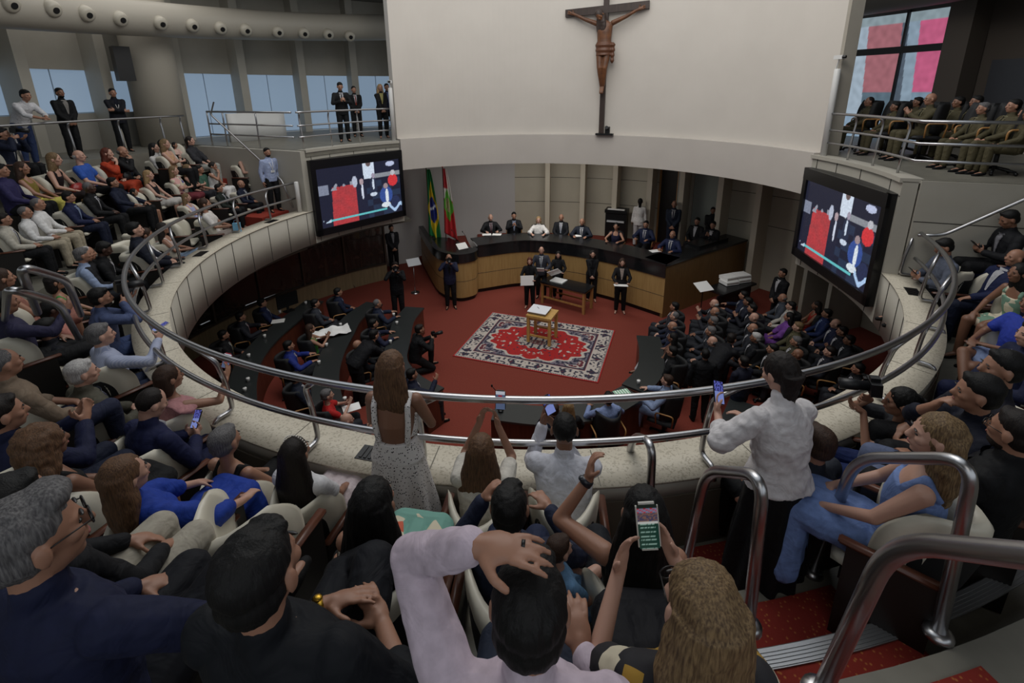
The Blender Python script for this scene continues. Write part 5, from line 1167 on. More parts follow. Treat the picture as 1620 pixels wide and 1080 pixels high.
# ------------------------------------------------------------------ chairs
def rounded_panel(bm, w_, h_, th, curve, M, n=12, k=0.35):
    front, back = [], []
    for side, arr in ((1, front), (-1, back)):
        for j in range(n+1):
            row = []
            for i in range(n+1):
                a, b = 2*i/n-1, 2*j/n-1; x = a*sqrt(1-k*b*b*(b > 0)-0.12*b*b*(b < 0)); z = b*sqrt(1-0.10*a*a) if b > 0 else b
                ed = max(abs(a), abs(b)); t_ = th*0.5*sqrt(max(0.0, 1-ed**6))
                row.append(bm.verts.new(M @ V((x*w_/2, side*t_+curve*(x*x), (z+1)*h_/2))))
            arr.append(row)
    for arr in (front, back):
        for j in range(n):
            for i in range(n): bm.faces.new((arr[j][i], arr[j][i+1], arr[j+1][i+1], arr[j+1][i]))
    bmesh.ops.remove_doubles(bm, verts=bm.verts, dist=0.0005)
def chair_meshes():
    C_ = {}
    Mb = Matrix.Translation((0, -0.20, 0.44)) @ Matrix.Rotation(0.20, 4, 'X')
    bm = bmesh.new(); rounded_panel(bm, 0.47, 0.47, 0.105, 0.35, Mb, 14); C_['backrest'] = (mesh_of(bm, 'backrest'), CREAM)
    bm = bmesh.new(); rounded_panel(bm, 0.445, 0.375, 0.06, 0.35, Matrix.Translation((0, -0.044, -0.01)) @ Mb, 12); C_['back_cover'] = (mesh_of(bm, 'back_cover'), BLACKF)
    Ms = Matrix.Translation((0, -0.20, 0.405)) @ Matrix.Rotation(-pi/2+0.06, 4, 'X')
    bm = bmesh.new(); rounded_panel(bm, 0.46, 0.46, 0.09, 0.0, Ms, 10, 0.12); C_['seat'] = (mesh_of(bm, 'seat'), CREAM)
    bm = bmesh.new(); box(bm, (0, 0.02, 0.34), (0.40, 0.36, 0.05)); box(bm, (0, 0.0, 0.17), (0.30, 0.12, 0.34)); C_['base'] = (mesh_of(bm, 'base', False), BLACKF)
    for s in (-1, 1):
        bm = bmesh.new(); box(bm, (s*0.262, 0.02, 0.625), (0.055, 0.42, 0.028)); bmesh.ops.bevel(bm, geom=bm.edges[:], offset=0.008, segments=2, affect='EDGES'); C_['armrest%d' % s] = (mesh_of(bm, 'armrest'), mat('armrest_wood', '5e3626', 0.35, kind='wood', scale=-14, col2='4a2a1e'))
        bm = bmesh.new(); box(bm, (s*0.262, 0.0, 0.31), (0.03, 0.38, 0.60)); C_['side_panel%d' % s] = (mesh_of(bm, 'side_panel', False), mat('dark_side_panel', '1a1614', 0.5))
    return C_
CHM = chair_meshes()
CHP = []
def gallery_chair(label, base, az, grp='cream and black gallery chairs', parts=None, s=None):
    for b in CHP:
        if (b-base).length < 0.40: return None
    CHP.append(base.copy()); t = thing('gallery_chair', label, 'chair', base, -az, grp, s)
    for k, (me, m) in CHM.items():
        if parts and not k.startswith(parts): continue
        obj(k.rstrip('-1'), me, m, t)
    return t
def office_meshes():
    C_ = {}
    Mb = Matrix.Translation((0, -0.22, 0.46)) @ Matrix.Rotation(0.12, 4, 'X')
    bm = bmesh.new(); rounded_panel(bm, 0.50, 0.55, 0.07, 0.3, Mb, 10, 0.15); C_['backrest'] = (mesh_of(bm, 'backrest'), BLACKF)
    bm = bmesh.new(); rounded_panel(bm, 0.50, 0.50, 0.09, 0.0, Matrix.Translation((0, -0.22, 0.40)) @ Matrix.Rotation(-pi/2+0.04, 4, 'X'), 8, 0.1); C_['seat'] = (mesh_of(bm, 'seat'), BLACKF)
    bm = bmesh.new(); tube(bm, [(0, 0, 0.08), (0, 0, 0.38)], 0.03, 10); C_['column'] = (mesh_of(bm, 'column'), DARK)
    bm = bmesh.new()
    for k in range(5): a = 2*pi*k/5; tube(bm, [(0, 0, 0.10), (0.26*cos(a), 0.26*sin(a), 0.05)], [0.025, 0.018], 8); ell(bm, (0.26*cos(a), 0.26*sin(a), 0.028), (0.027,)*3, u=8, v=6)
    C_['star_base'] = (mesh_of(bm, 'star_base'), DARK)
    for s in (-1, 1):
        bm = bmesh.new(); tube(bm, fillet([(s*0.24, -0.18, 0.42), (s*0.27, -0.2, 0.66), (s*0.27, 0.12, 0.66), (s*0.24, 0.1, 0.42)], 0.07, 4), 0.014, 8); C_['arm%d' % s] = (mesh_of(bm, 'arm'), OAK)
    return C_
OFM = office_meshes(); OFP = []
def office_chair(label, base, az, grp='black office chairs'):
    for b in OFP:
        if (b-base).length < 0.42: return None
    OFP.append(base.copy()); t = thing('office_chair', label, 'chair', base, -az, grp)
    for k, (me, m) in OFM.items(): obj(k.rstrip('-1'), me, m, t)
    return t
# ------------------------------------------------------------------ who sits and stands where
def S_(j=NAV, sh=WHT, t=None): return 'suit=%s/%s%s' % (j, sh, '/'+t if t else '')
TB = 'trousers='+BLK; TN = 'trousers='+NAV; TC = 'trousers='+CHA
GL = 'audience in the gallery'
# left gallery, seen from the front and side
LEFT = [
 (35, 266, 'lap', 'f', 'tank=7a6a30', 'skirt:1.6=c8c060', 'long=brown', 'm', 'woman with long brown hair in an olive top and yellow skirt'),
 (2, 270, 'lap', 'm', 'shirt=2c2850', TB, 'short=black', 'm', 'person in a purple shirt cut by the left edge behind the woman in yellow'),
 (86, 252, 'knees', 'f', 'tank=1c1214', 'skirt:1=1c1214', 'long=dblond', 'l', 'blonde woman in a black sleeveless dress with a red bag on her lap'),
 (125, 247, 'lap', 'm', 'tee=2f55a8', TB, 'balding=white', 'l', 'balding man in a bright blue polo shirt'),
 (170, 243, 'chin', 'f', 'blouse=a83a20', 'skirt:1.8=a03a22', 'wavy=red', 'l', 'red-haired woman in an orange dress'),
 (194, 240, 'chin', 'm', S_(BLK, WHT, '3a4a6a'), TB, 'balding=grey', 'm', 'bald man in a dark suit resting his chin on his hand beside the orange dress'),
 (244, 234, 'lap', 'f', 'blouse=d8d6d4', TB, 'long=black', 'l', 'black-haired woman in a white blouse near the round column'),
 (259, 229, 'lap', 'm', 'tee=d4d0cc', TC, 'short=black', 'm', 'young man in a white shirt between two dark-haired women'),
 (277, 232, 'lap', 'f', 'tee=d8b4a8', 'shorts=d0c8c4', 'bob=black', 'm', 'child in a pale pink top'),
 (301, 223, 'lap', 'f', 'blouse=2c2c30', 'trousers=9a9a94', 'tied=dark', 'l', 'woman in a dark patterned top and grey trousers in the top row'),
 (342, 229, 'cross', 'f', 'tank=c09a78', TB, 'wavy=dblond', 'l', 'woman in a beige top on the red seats by the aisle'),
 (387, 241, 'phone', 'f', 'tank=121214', 'skirt:1=121214', 'tied=black', 'l', 'woman in a black dress looking at her phone by the end wall'),
 (235, 277, 'lap', 'f', 'tank=16161a', 'skirt:1=b8b4b0', 'long=blond', 'l', 'blonde woman in a black and white top'),
 (275, 270, 'cross', 'f', 'tee=floral:c89a94:3a4a8a', 'skirt:1=6a2c34', 'long=dblond', 'l', 'woman in a pink printed top with folded arms'),
 (297, 267, 'cross', 'f', 'tank=2a4038', TC, 'long=dblond', 'l', 'woman in a dark green top with folded arms'),
 (316, 268, 'lap', 'm', 'tee=3a5a4c', 'shorts=1c3a34', 'short=black', 'm', 'dark-haired child in a green shirt'),
 (337, 263, 'chin', 'f', 'tank=e0dedc', 'skirt:1.6=dcdad8', 'tied=dark', 'm', 'woman in a white dress leaning her face on her hand'),
 (347, 301, 'lap', 'm', S_('1c2420', WHT, '30343a'), TB, 'short=black', 'm', 'dark-haired man in a black suit behind the left railing'),
 (382, 295, 'clasp', 'm', S_(NAV), TB, 'bald=none', 'm', 'bald man in a dark suit at the end of the left railing'),
 (212, 304, 'lap', 'f', 'tee=d8d8d6', 'shorts=8a7a70', 'bob=black', 'm', 'small child in a white t-shirt'),
 (179, 289, 'recline', 'm', S_(NAV, '2c3040'), TB, 'short=black', 'm', 'man leaning back in an all-dark suit next to the small child'),
 (141, 297, 'clasp', 'm', S_(BLK, WHT, '1c1c22'), TB, 'veryshort=grey', 'd', 'dark-skinned man in a black suit and black tie'),
 (109, 312, 'clasp', 'm', S_('1a2142', 'a0b0d0'), TN, 'short=black', 'm', 'man in a navy suit with a light blue open collar'),
 (60, 323, 'clasp', 'm', 'shirt=dcdbda', 'trousers=a49a86', 'veryshort=grey', 'm', 'grey-haired man in a white shirt and khaki trousers, the farther of two alike'),
 (40, 336, 'clasp', 'm', 'shirt=d6d6d6', 'trousers=a49a86', 'veryshort=grey', 'm', 'stout man in a white shirt and khaki trousers, the nearer of two alike'),
 (8, 353, 'clasp', 'm', S_('b0aca0', WHT, '3a3a3c'), TB, 'short=dark', 'm', 'man in a pale beige suit at the left edge'),
 (296, 317, 'legx', 'f', 'tank=a8aed0', 'skirt:1=aab0d4', 'long=dblond', 'l', 'woman in a lilac dress by the ledge'),
 (324, 321, 'legx', 'f', 'tee=d8d4d0', 'shorts=b4a8a0', 'tied=brown', 'm', 'young woman in a white top and trainers beside the lilac dress'),
 (211, 352, 'lap', 'm', S_('1a1e2c', 'b8c0d0'), TB, 'short=black', 'l', 'boyish man in a dark suit above the white jacket'),
 (231, 371, 'phone', 'f', 'blouse=d6d4d4', TB, 'tied=brown', 'm', 'woman in a white jacket looking at her phone beside the rail bend'),
 (258, 361, 'legx', 'f', 'tank=c8b8b0', 'trousers=7f93ac', 'long=dark', 'm', 'woman in pale blue jeans with crossed legs next to the ledge'),
 (117, 405, 'clasp', 'm', 'shirt=8c9cba', TC, 'short=grey', 'm', 'grey-haired man in a light blue shirt facing the chamber'),
 (138, 401, 'clasp', 'm', 'rolled=1a1a1e', TB, 'veryshort=white', 'm', 'grey-haired man in a black shirt behind the light blue shirt'),
 (165, 394, 'phone', 'm', S_(BLK, WHT), TB, 'short=black', 'd', 'man in a black suit bowing his head under the rail bend'),
 (87, 446, 'lap', 'f', 'tank=3e8a44', TB, 'bob=dark', 'm', 'woman in a bright green top between the two stair hoops'),
 (82, 489, 'lap', 'f', 'tee=c08074', TB, 'tied=black', 'd', 'woman with dark skin in a salmon pink top'),
 (77, 520, 'lap', 'm', S_('14161e', '5a6288'), TB, 'short=black', 'm', 'man in a black jacket with a blue collar in front of the salmon pink top'),
 (4, 440, 'lap', 'f', 'tank=8a5c50', 'skirt:1=8a5c50', 'long=brown', 'm', 'woman with bare arms cut by the left edge above the stair hoops'),
 (6, 480, 'hold', 'm', 'shirt=26243e', TB, 'short=black', 't', 'man in a dark purple shirt cut by the left edge inside the stair hoop'),
 (6, 575, 'lap', 'm', 'rolled=7a6a5a', 'trousers=20253c', 'veryshort=grey', 'm', 'person with navy trousers cut by the left edge below the hoops'),
]
for x, y, po, g, tp, bt_, hr, sk, lb in LEFT:
    person(x, y, 'G', po, g, tp, bt_, hr, sk, lb, grp=GL, hy=0, s=0.93 if g == 'm' else 0.9 if 'child' not in lb else 0.72, q=0)
MID = [
 (160, 471, 'camera', 'm', 'shirt=4a567a', 'trousers=3c4c74', 'short=black', 'm', 'photographer in a denim-blue shirt crouching at the left rail bend', {'beard': 1}),
 (160, 530, 'hold', 'm', 'shirt=stripe:a4abc0:8f98b4', 'trousers=1e2840', 'short=grey', 'l', 'grey-haired man in a pale striped shirt holding up a phone over the rail', {}),
 (131, 590, 'clasp', 'm', S_('4c4a40', '8a90a0'), 'trousers=504e44', 'short=white', 'l', 'white-haired man in an olive grey blazer', {}),
 (270, 596, 'hold', 'f', 'ruffle=c08a8c', 'skirt:1=1a1416', 'bob=brown', 'm', 'brown-haired woman in a pink ruffled blouse holding up a red phone', {}),
 (5, 655, 'clap', 'm', S_('151a38', WHT), TN, 'short=dark', 'm', 'man in a navy suit clapping at the left edge', {}),
 (70, 700, 'lap', 'f', 'tank=0e0e10', 'skirt:1=0e0e10', 'curly=lbrown', 't', 'woman with a big mass of curly brown hair in a black top', {}),
 (199, 752, 'recline', 'f', 'blouse=1d3a94', 'skirt:1.7=1d3a94', 'wavy=lbrown', 'l', 'woman with light brown hair reclining in a royal blue dress', {}),
 (240, 638, 'phone', 'm', S_('181d40', WHT), 'trousers=181d40', 'veryshort=dark', 'l', 'short-haired man in a blue suit reading a lit phone', {}),
 (357, 698, 'lap', 'f', 'tank=0c0c0e', 'skirt:1=101012', 'short=grey', 'm', 'woman with cropped grey hair in a low-backed black dress', {}),
 (468, 716, 'lap', 'f', 'tee=d8d8dc', 'skirt:1.3=d6c8cc', 'verylong=dark', 'm', 'girl with long dark hair and a pearl headband in a white dress', {}),
 (28, 797, 'lap', 'm', 'shirt=15161a', 'trousers=a8a294', 'short=black', 'm', 'person in beige trousers mostly hidden behind the grey-haired man in denim', {}),
]
for x, y, po, g, tp, bt_, hr, sk, lb, ex in MID:
    person(x, y, 'G', po, g, tp, bt_, hr, sk, lb, grp=GL, q=1, s=0.96 if g == 'm' else 0.92, hy=15 if x < 330 else 0, **ex)
# the nearest figures
HERO = [
 (56, 850, 'denim', 'm', 'shirt=171c38', 'trousers=14161c', 'quiff=grey', 'm', 'grey-haired man with thin glasses in a dark denim jacket at the bottom left', dict(glasses=1, hy=25, s=1.03, dz=0.15)),
 (412, 905, 'clasphigh', 'm', 'rolled=101319', 'trousers=11131a', 'short=black', 'm', 'black-haired man in a dark shirt wearing a gold watch', dict(hy=0, s=1.03, dz=0.12)),
 (838, 962, 'handhead', 'm', 'shirt=c8b9c6', 'trousers=232a3a', 'short=black', 'm', 'man in a pale pink shirt with one hand on top of his head', dict(s=1.03, dz=0.12)),
 (1108, 962, 'phoneup', 'f', 'tee=floral:17161c:9a7828', 'skirt:1=15151a', 'wavy=dblond', 'l', 'blonde woman in a floral dress filming with a phone held up', dict(glasses=1, s=1.0, dz=0.06, hy=-12)),
 (592, 795, 'lap', 'f', 'tank=floral:6a9a8e:c05a40', 'skirt:1=floral:6a9a8e:c05a40', 'verylong=black', 'm', 'woman with long straight black hair in a flowered green dress', dict()),
 (1018, 810, 'handup', 'f', 'tank=0e0e11', 'trousers=14181f', 'verylong=black', 'm', 'black-haired woman in black raising a hand with a dark smartwatch', dict()),
 (806, 803, 'fistup', 'm', 'shirt=22283e', 'trousers=1f2742', 'short=black', 'm', 'boy with short black hair in front of the pink shirt', dict(s=0.95)),
 (762, 712, 'phonehead', 'f', 'tee=cdc9c0', 'trousers=b8b2a4', 'verylong=lbrown', 'm', 'woman with very long light brown hair filming over the ledge', dict(s=0.95)),
 (893, 680, 'phoneside', 'm', 'shirt=d2d4de', 'trousers=c6c4be', 'veryshort=black', 't', 'man in a fitted white shirt leaning on the ledge with a phone', dict(s=1.0)),
]
HZ = [3.7, 3.7, 3.7, 3.7, 3.3, 3.3, 3.3, 2.9, 2.9]
for (x, y, po, g, tp, bt_, hr, sk, lb, ex), hz_ in zip(HERO, HZ):
    person(x, y, hz_, po, g, tp, bt_, hr, sk, lb, grp=GL, q=2, **ex)
person(886, 868, 3.3, 'lap', 'f', 'tee=6f9ac4', 'shorts=6f9ac4', 'short=brown', 'l', 'small child with fine brown hair on a lap beside the pink shirt', grp=GL, q=1, s=0.55, face=60, dz=0.33)
person(620, 580, 2.9, 'railstand', 'f', 'apron=dots:d8d5d4:1a1a1c', 'skirt:1.38=dots:d8d5d4:1a1a1c', 'long=lbrown', 't', 'woman in a white dress with black dots standing at the railing', q=2, face=4, s=0.97, shoe='b08060', hy=8)
person(1234, 590, 2.9, 'railphone', 'f', 'blouse=cfccce', 'skirt:1.6=0e0f12', 'tied=dark', 'l', 'woman in a white blouse and black skirt standing at the aisle with a phone', q=2, face=-12, s=0.99, dz=0.12, hy=-12)
# right side of the gallery
RG = [
 (1424, 636, 'camera', 'f', 'tee=24262c', 'trousers=1d2c5c', 'pony=black', 'm', 'photographer woman in blue jeans aiming a long camera over the right ledge', dict(q=2, face=-68, s=0.94)),
 (1480, 690, 'lap', 'f', 'tank=7088bc', 'skirt:1.9=7088bc', 'wavy=dblond', 'l', 'woman with long wavy blonde hair in a light blue dress', dict(q=2, face=-48, s=1.03, hy=-15)),
 (1545, 622, 'chin', 'm', 'rolled=101424', 'trousers=5a6480', 'short=black', 'm', 'man in a dark t-shirt holding his hand to his mouth behind the photographer woman', dict(q=1, face=-60)),
 (1584, 583, 'lap', 'm', 'shirt=1c1c26', TB, 'short=black', 'm', 'dark-haired man looking left behind the man with hand at his mouth', dict(q=1, face=-70)),
 (1604, 683, 'lap', 'm', S_(BLK, '2a2a30'), TB, 'short=dark', 'm', 'bearded man with gold glasses in a black suit at the right edge', dict(q=1, face=-25, beard=1, glasses=1)),
 (1290, 700, 'lap', 'm', 'shirt=2b2f38', TB, 'short=brown', 'm', 'person in a slate grey top hidden behind the white blouse', dict(q=1, face=-20)),
 (1596, 347, 'phone', 'm', S_('121318', 'a8a8b0'), TB, 'short=black', 't', 'man in a black suit typing on a phone high on the right', dict(face=-75)),
 (1493, 391, 'phone', 'm', 'shirt=5c6272', TB, 'short=black', 'm', 'man in a grey shirt looking at a phone by the right end wall', dict(face=-75)),
 (1606, 408, 'recline', 'm', S_('1a2244', WHT), TN, 'balding=dark', 'm', 'bald man in a navy suit with a shining white shirt on the right', dict(face=-80, q=1)),
 (1612, 432, 'knees', 'f', 'tank=floral:6a8a78:c8b8a0', 'skirt:0.7=floral:6a8a78:c8b8a0', 'long=black', 't', 'black-haired woman in a short flowered dress with bare legs', dict(face=-85, q=1)),
 (1634, 480, 'legx', 'f', 'tee=2a3c9c', 'skirt:0.7=7f8fb4', 'long=black', 't', 'woman in a bright blue top with bare crossed legs at the right edge', dict(face=-88, q=1)),
 (1632, 530, 'clasp', 'm', S_('161c38', WHT), 'trousers=161c3c', 'short=black', 'l', 'man in a navy suit cut by the right edge below the bare legs', dict(face=-75, q=1)),
]
RZ = [2.9, 3.3, 3.3, 3.3, 3.3, 2.9]+['G']*6
for (x, y, po, g, tp, bt_, hr, sk, lb, ex), hz_ in zip(RG, RZ): person(x, y, hz_, po, g, tp, bt_, hr, sk, lb, grp=GL, **ex)
# standing on the left landing and decks
person(54, 151, 'L', 'raillean', 'm', 'rolled=c8c8cc', 'trousers=2c3a5e', 'short=black', 'm', 'man in a white shirt and jeans leaning on the landing rail', foot=(72, 262), grp='men at the landing rail', face=95)
person(112, 147, 'L', 'front', 'm', S_(BLK, 'a8a4a0'), TB, 'short=black', 't', 'bearded man in a black suit standing at the landing rail', foot=(122, 250), grp='men at the landing rail', face=110, beard=1)
person(176, 147, 'L', 'scross', 'm', 'suit=14161f/1c2030', TB, 'short=black', 'm', 'young man in a black suit with a white lanyard at the landing rail', foot=(200, 240), grp='men at the landing rail', face=125, lanyard=1)
person(5, 212, 4.5, 'camera', 'm', S_(NAV, WHT, '2a3040'), TB, 'short=black', 'm', 'seated photographer in a dark suit at the upper left edge', grp=GL, s=0.9)
person(425, 241, 3.5, 'down', 'm', 'shirt=98a4c4', TB, 'short=black', 'm', 'bearded man in a light blue shirt standing in the left aisle', foot=(437, 334), beard=1, lanyard=1, face=125)
for x, y, f, po, g, tp, hr, lb in ((543, 137, (547, 224), 'sphone', 'm', S_(BLK, WHT, '14141a'), 'short=black', 'tallest of the suited men on the left deck, holding his hands up'),
      (563, 142, (567, 216), 'front', 'm', S_(BLK, WHT, 'a04030'), 'short=black', 'suited man with folded hands on the left deck'),
      (606, 139, (608, 218), 'front', 'f', 'suit=101014/c8c080', 'long=blond', 'blonde woman in black on the left deck'),
      (616, 138, (618, 214), 'down', 'm', S_(NAV, '8a98c8'), 'short=black', 'man in dark blue half hidden beside the white pole on the left deck')):
    person(x, y, 'D', po, g, tp, TB, hr, 'm', lb, foot=f, grp='suited people on the left deck', face=150)
OLV = '4a4430'
for x, y, po, hr, sk, lb in ((1375, 157, 'lap', 'veryshort=dark', 'm', 'uniformed person nearest the plaster wall, by the window'), (1416, 165, 'lap', 'cap', 't', 'uniformed person with dark hair in front of the window'),
      (1451, 158, 'lap', 'short=black', 't', 'uniformed person behind the bald one with glasses'), (1472, 153, 'clap', 'bald=none', 'm', 'bald uniformed man with glasses clapping'),
      (1516, 158, 'lap', 'short=black', 't', 'uniformed man with short black curls'), (1544, 157, 'lap', 'short=black', 't', 'uniformed person half hidden behind the grey-haired officer'),
      (1555, 168, 'lap', 'short=grey', 'm', 'grey-haired officer in olive uniform'), (1603, 164, 'lap', 'short=black', 'm', 'dark-haired officer in olive uniform looking left at the right edge'),
      (1622, 176, 'lap', 'short=dark', 'm', 'officer cut by the right edge of the photo')):
    person(x, y+4, 'D', po, 'm', 'suit=%s/8a8468/2c2a20' % OLV, 'trousers='+OLV, hr if '=' in hr else 'short=black', sk, lb, grp='uniformed row on the right deck', face=-78, line=7.9 if x in (1451, 1516, 1544) else 7.25, **({'glasses': 1} if 'glasses clapping' in lb else {}))
# ------------------------------------------------------------------ chamber
DL = [ # deputies on the left
 (415, 479, 'lap', 'm', S_('1b2444', WHT, '26305a'), 'short=black', 'm', 'deputy in a navy suit at the far outer left desk'), (381, 501, 'desk', 'm', S_('22242c', WHT, 'a03a4a'), 'short=black', 'm', 'deputy in a charcoal suit with a pink tie'),
 (354, 530, 'clasp', 'm', S_('1a1a1e', WHT, 'b8a848'), 'short=black', 'm', 'bearded deputy in a black suit with a yellow tie'), (499, 480, 'clasp', 'm', S_('33363e', WHT, '6a2c34'), 'short=black', 'm', 'deputy in a grey suit at the middle desk'),
 (535, 462, 'clasp', 'm', S_('1a2238', 'a8b8d8'), 'short=black', 'm', 'deputy in a dark blue suit with open collar at the top of the middle desk'), (597, 480, 'desk', 'm', S_('1c2438', WHT, 'b8bcc8'), 'veryshort=grey', 'm', 'grey-haired deputy with a silver tie at the inner left desk'),
 (491, 520, 'clap', 'f', 'tank=3c7a34', 'long=brown', 'm', 'long-haired woman in green applauding at the middle desk'), (457, 547, 'desk', 'm', S_('22307a', WHT, '8a2430'), 'short=black', 'm', 'deputy in a bright blue suit with a red tie'),
 (591, 512, 'desk', 'm', S_('1c2038', 'a0a4b0', '4a3a2c'), 'short=black', 'm', 'bearded deputy in a dark suit at the inner left desk'), (566, 546, 'lap', 'm', S_('12141c', WHT), 'bald=none', 'm', 'bald man holding his ear behind the bent dark suit'),
 (468, 597, 'lap', 'm', S_('1c2230', WHT), 'short=black', 't', 'man in a slate suit partly hidden by the railing post'), (518, 625, 'clap', 'f', 'tee=b02424', 'short=grey', 'l', 'grey-haired woman in a red top applauding'),
 (549, 664, 'clap', 'm', S_(NAV, WHT), 'balding=grey', 'l', 'man whose grey head shows just above the lower rail'), (652, 592, 'hold', 'm', S_('171b30', WHT), 'short=black', 'm', 'man in a dark suit holding up his arm behind the dotted dress'),
 (877, 647, 'hold', 'm', S_('1b2134', WHT), 'short=brown', 'l', 'person in a dark suit lifting a hand at the desk below the railing'), (900, 642, 'lap', 'f', 'blouse=16161a', 'long=blond', 'l', 'blonde person at the desk hidden behind the white shirt'),
 (962, 630, 'desk', 'm', 'shirt=7f8fb8', 'short=black', 'm', 'man in a blue shirt hidden by the rail at the front desk'), (1055, 602, 'desk', 'm', S_('8090b0', 'a8b4cc'), 'short=brown', 'l', 'man in a light blue suit turned to the left'),
]
for k, (x, y, po, g, tp, hr, sk, lb) in enumerate(DL):
    fc_ = {13: 60, 14: 10, 15: 15, 16: -10, 17: -60}.get(k)
    if k < 12: fc_ = None
    person(x, y, 'C', po, g, tp, TC if 'light blue' not in lb else 'trousers=7c8cac', hr, sk, lb, grp='people at the chamber desks', hy=0, face=fc_ if fc_ is not None else 62, s=0.98, **({'beard': 1} if 'bearded' in lb else {}))
person(592, 530, 'C', 'bend', 'm', S_('0e0f14', WHT), TB, 'short=black', 'm', 'man in a black suit bending over the inner left desk', face=40)
person(664, 521, 'C', 'kneel', 'm', S_('101114', '1c1c20'), TB, 'short=dark', 'm', 'crouching photographer in black with a white-banded camera', face=60, q=1)
person(628, 421, 'C', 'scam', 'm', S_('101116', '1a1a1e'), TB, 'short=dark', 'm', 'standing photographer in black facing the gallery near the glass wall', foot=(632, 505), face='cam', q=1)
person(714, 408, 'C', 'scam', 'm', 'suit=1c2038/2a2a30', TB, 'balding=dark', 'm', 'standing photographer in a navy jacket before the podium', foot=(714, 487), face='cam', q=1)
RP = [(1067, 485, 'lap', 'm', S_('2c2c32', WHT), 'short=black', 'man in grey at the far end of the front guest row'), (1067, 500, 'lap', 'm', S_(NAV, WHT), 'veryshort=grey', 'grey-haired man second in the front guest row'),
 (1064, 516, 'clasp', 'm', S_('1c2238', WHT), 'balding=grey', 'balding man in navy third in the front guest row'), (1064, 534, 'legx', 'f', 'tank=5a4038', 'long=black', 'dark-haired woman with pale trousers in the front guest row'),
 (1063, 556, 'clasp', 'm', S_(BLK, WHT), 'short=black', 'man in black closest to the desk in the front guest row'), (1130, 480, 'clap', 'm', S_('26262c', WHT), 'balding=white', 'white-haired man clapping at the top of the second guest row'),
 (1131, 493, 'clap', 'm', S_('1c1e26', WHT), 'balding=grey', 'balding man clapping in the second guest row'), (1128, 508, 'legx', 'm', S_('30343c', WHT), 'short=grey', 'grey-haired man in grey with crossed legs in the second guest row'),
 (1124, 524, 'clasp', 'm', S_('22242c', WHT, '4a3a3a'), 'short=grey', 'man in a charcoal suit in the middle of the second guest row'), (1127, 540, 'clasp', 'm', S_('2a2e36', WHT), 'balding=grey', 'man with thinning hair near the bent suits in the second guest row'),
 (1176, 467, 'desk', 'm', S_(NAV, WHT, 'c0c4cc'), 'short=black', 'dark-haired man farthest up the third guest row'), (1183, 477, 'lap', 'm', S_('171a28', WHT), 'short=black', 'dark-haired man second in the third guest row'),
 (1190, 488, 'clap', 'm', S_('14161e', WHT), 'short=black', 'dark-haired man clapping in the third guest row'), (1193, 502, 'lap', 'm', S_('1c1e24', WHT), 'bald=none', 'bald man in the third guest row'),
 (1191, 519, 'lap', 'm', S_('24262e', WHT), 'balding=grey', 'man in charcoal below the bald man in the third guest row'), (1195, 534, 'lap', 'm', S_('101218', WHT), 'short=white', 'white-haired man nearest in the third guest row'),
 (1238, 471, 'clasp', 'm', S_('3e434c', WHT, '50545c'), 'balding=grey', 'man in a mid-grey suit beside the pier'), (1251, 484, 'lap', 'm', S_('b4b0a8', WHT), 'short=black', 'man in a cream jacket behind the purple dress'),
 (1248, 501, 'lap', 'f', 'blouse=6c3f8c', 'long=black', 'woman in a purple dress among the guests'), (1292, 483, 'lap', 'f', 'tank=8c241c', 'wavy=dark', 'woman in a red dress at the back of the guests'),
 (1308, 496, 'lap', 'm', S_('1b2850', 'a0b4dc', 'b8c4e0'), 'short=black', 'man in a royal navy suit with a pale blue tie'), (1322, 512, 'lap', 'm', S_('1b2038', WHT), 'balding=dark', 'man with cropped hair right behind the pale blue tie'),
 (1332, 524, 'lap', 'm', S_('14161e', WHT), 'short=black', 'man in black in the middle of the last guest row'), (1343, 538, 'clap', 'm', S_('16181f', WHT), 'short=black', 'man touching his chin in the last guest row'),
 (1357, 583, 'clasp', 'm', S_('121318', WHT), 'short=black', 'man in black with a white shirt just above the right railing'), (1262, 517, 'lap', 'm', S_('4a4632', '8a8468'), 'short=dblond', 'person in an olive uniform below the purple dress'),
 (1259, 540, 'lap', 'm', S_('3a382c', WHT), 'short=grey', 'grey-haired person directly behind the olive uniform'), (1262, 560, 'lap', 'm', S_(BLK, WHT), 'bald=none', 'bald man right beside the head of the woman in white'),
 (1222, 552, 'lap', 'm', S_(BLK, WHT), 'short=black', 'dark-haired man in black left of the woman in white'), (1312, 556, 'lap', 'm', S_('1a1c26', WHT), 'short=dark', 'man in dark grey above the right railing middle')]
for k, (x, y, po, g, tp, hr, lb) in enumerate(RP):
    person(x, y, 'C', po, g, tp, 'trousers=b4b4ba' if 'pale trousers' in lb else 'skirt:1.2='+tp.split('=')[1] if g == 'f' else TC, hr, ('m', 'l', 'm', 't')[k % 4], lb, grp='guests seated on the right of the chamber', face=-62 if x < 1220 else -66, s=0.97)
person(1158, 536, 'C', 'bend', 'm', S_('0e0f14', WHT), TB, 'short=dark', 'm', 'man in a black suit bending toward the white-haired guest', face=60)
person(1116, 560, 'C', 'down', 'm', S_('0d0e12', WHT), TB, 'short=black', 'm', 'standing man in black seen from behind between the guest rows', face=15, s=0.9)
person(1176, 572, 'C', 'front', 'm', S_('151828', WHT), TN, 'short=black', 'm', 'standing man in dark navy seen from behind holding a camera', face=-20, s=0.92)
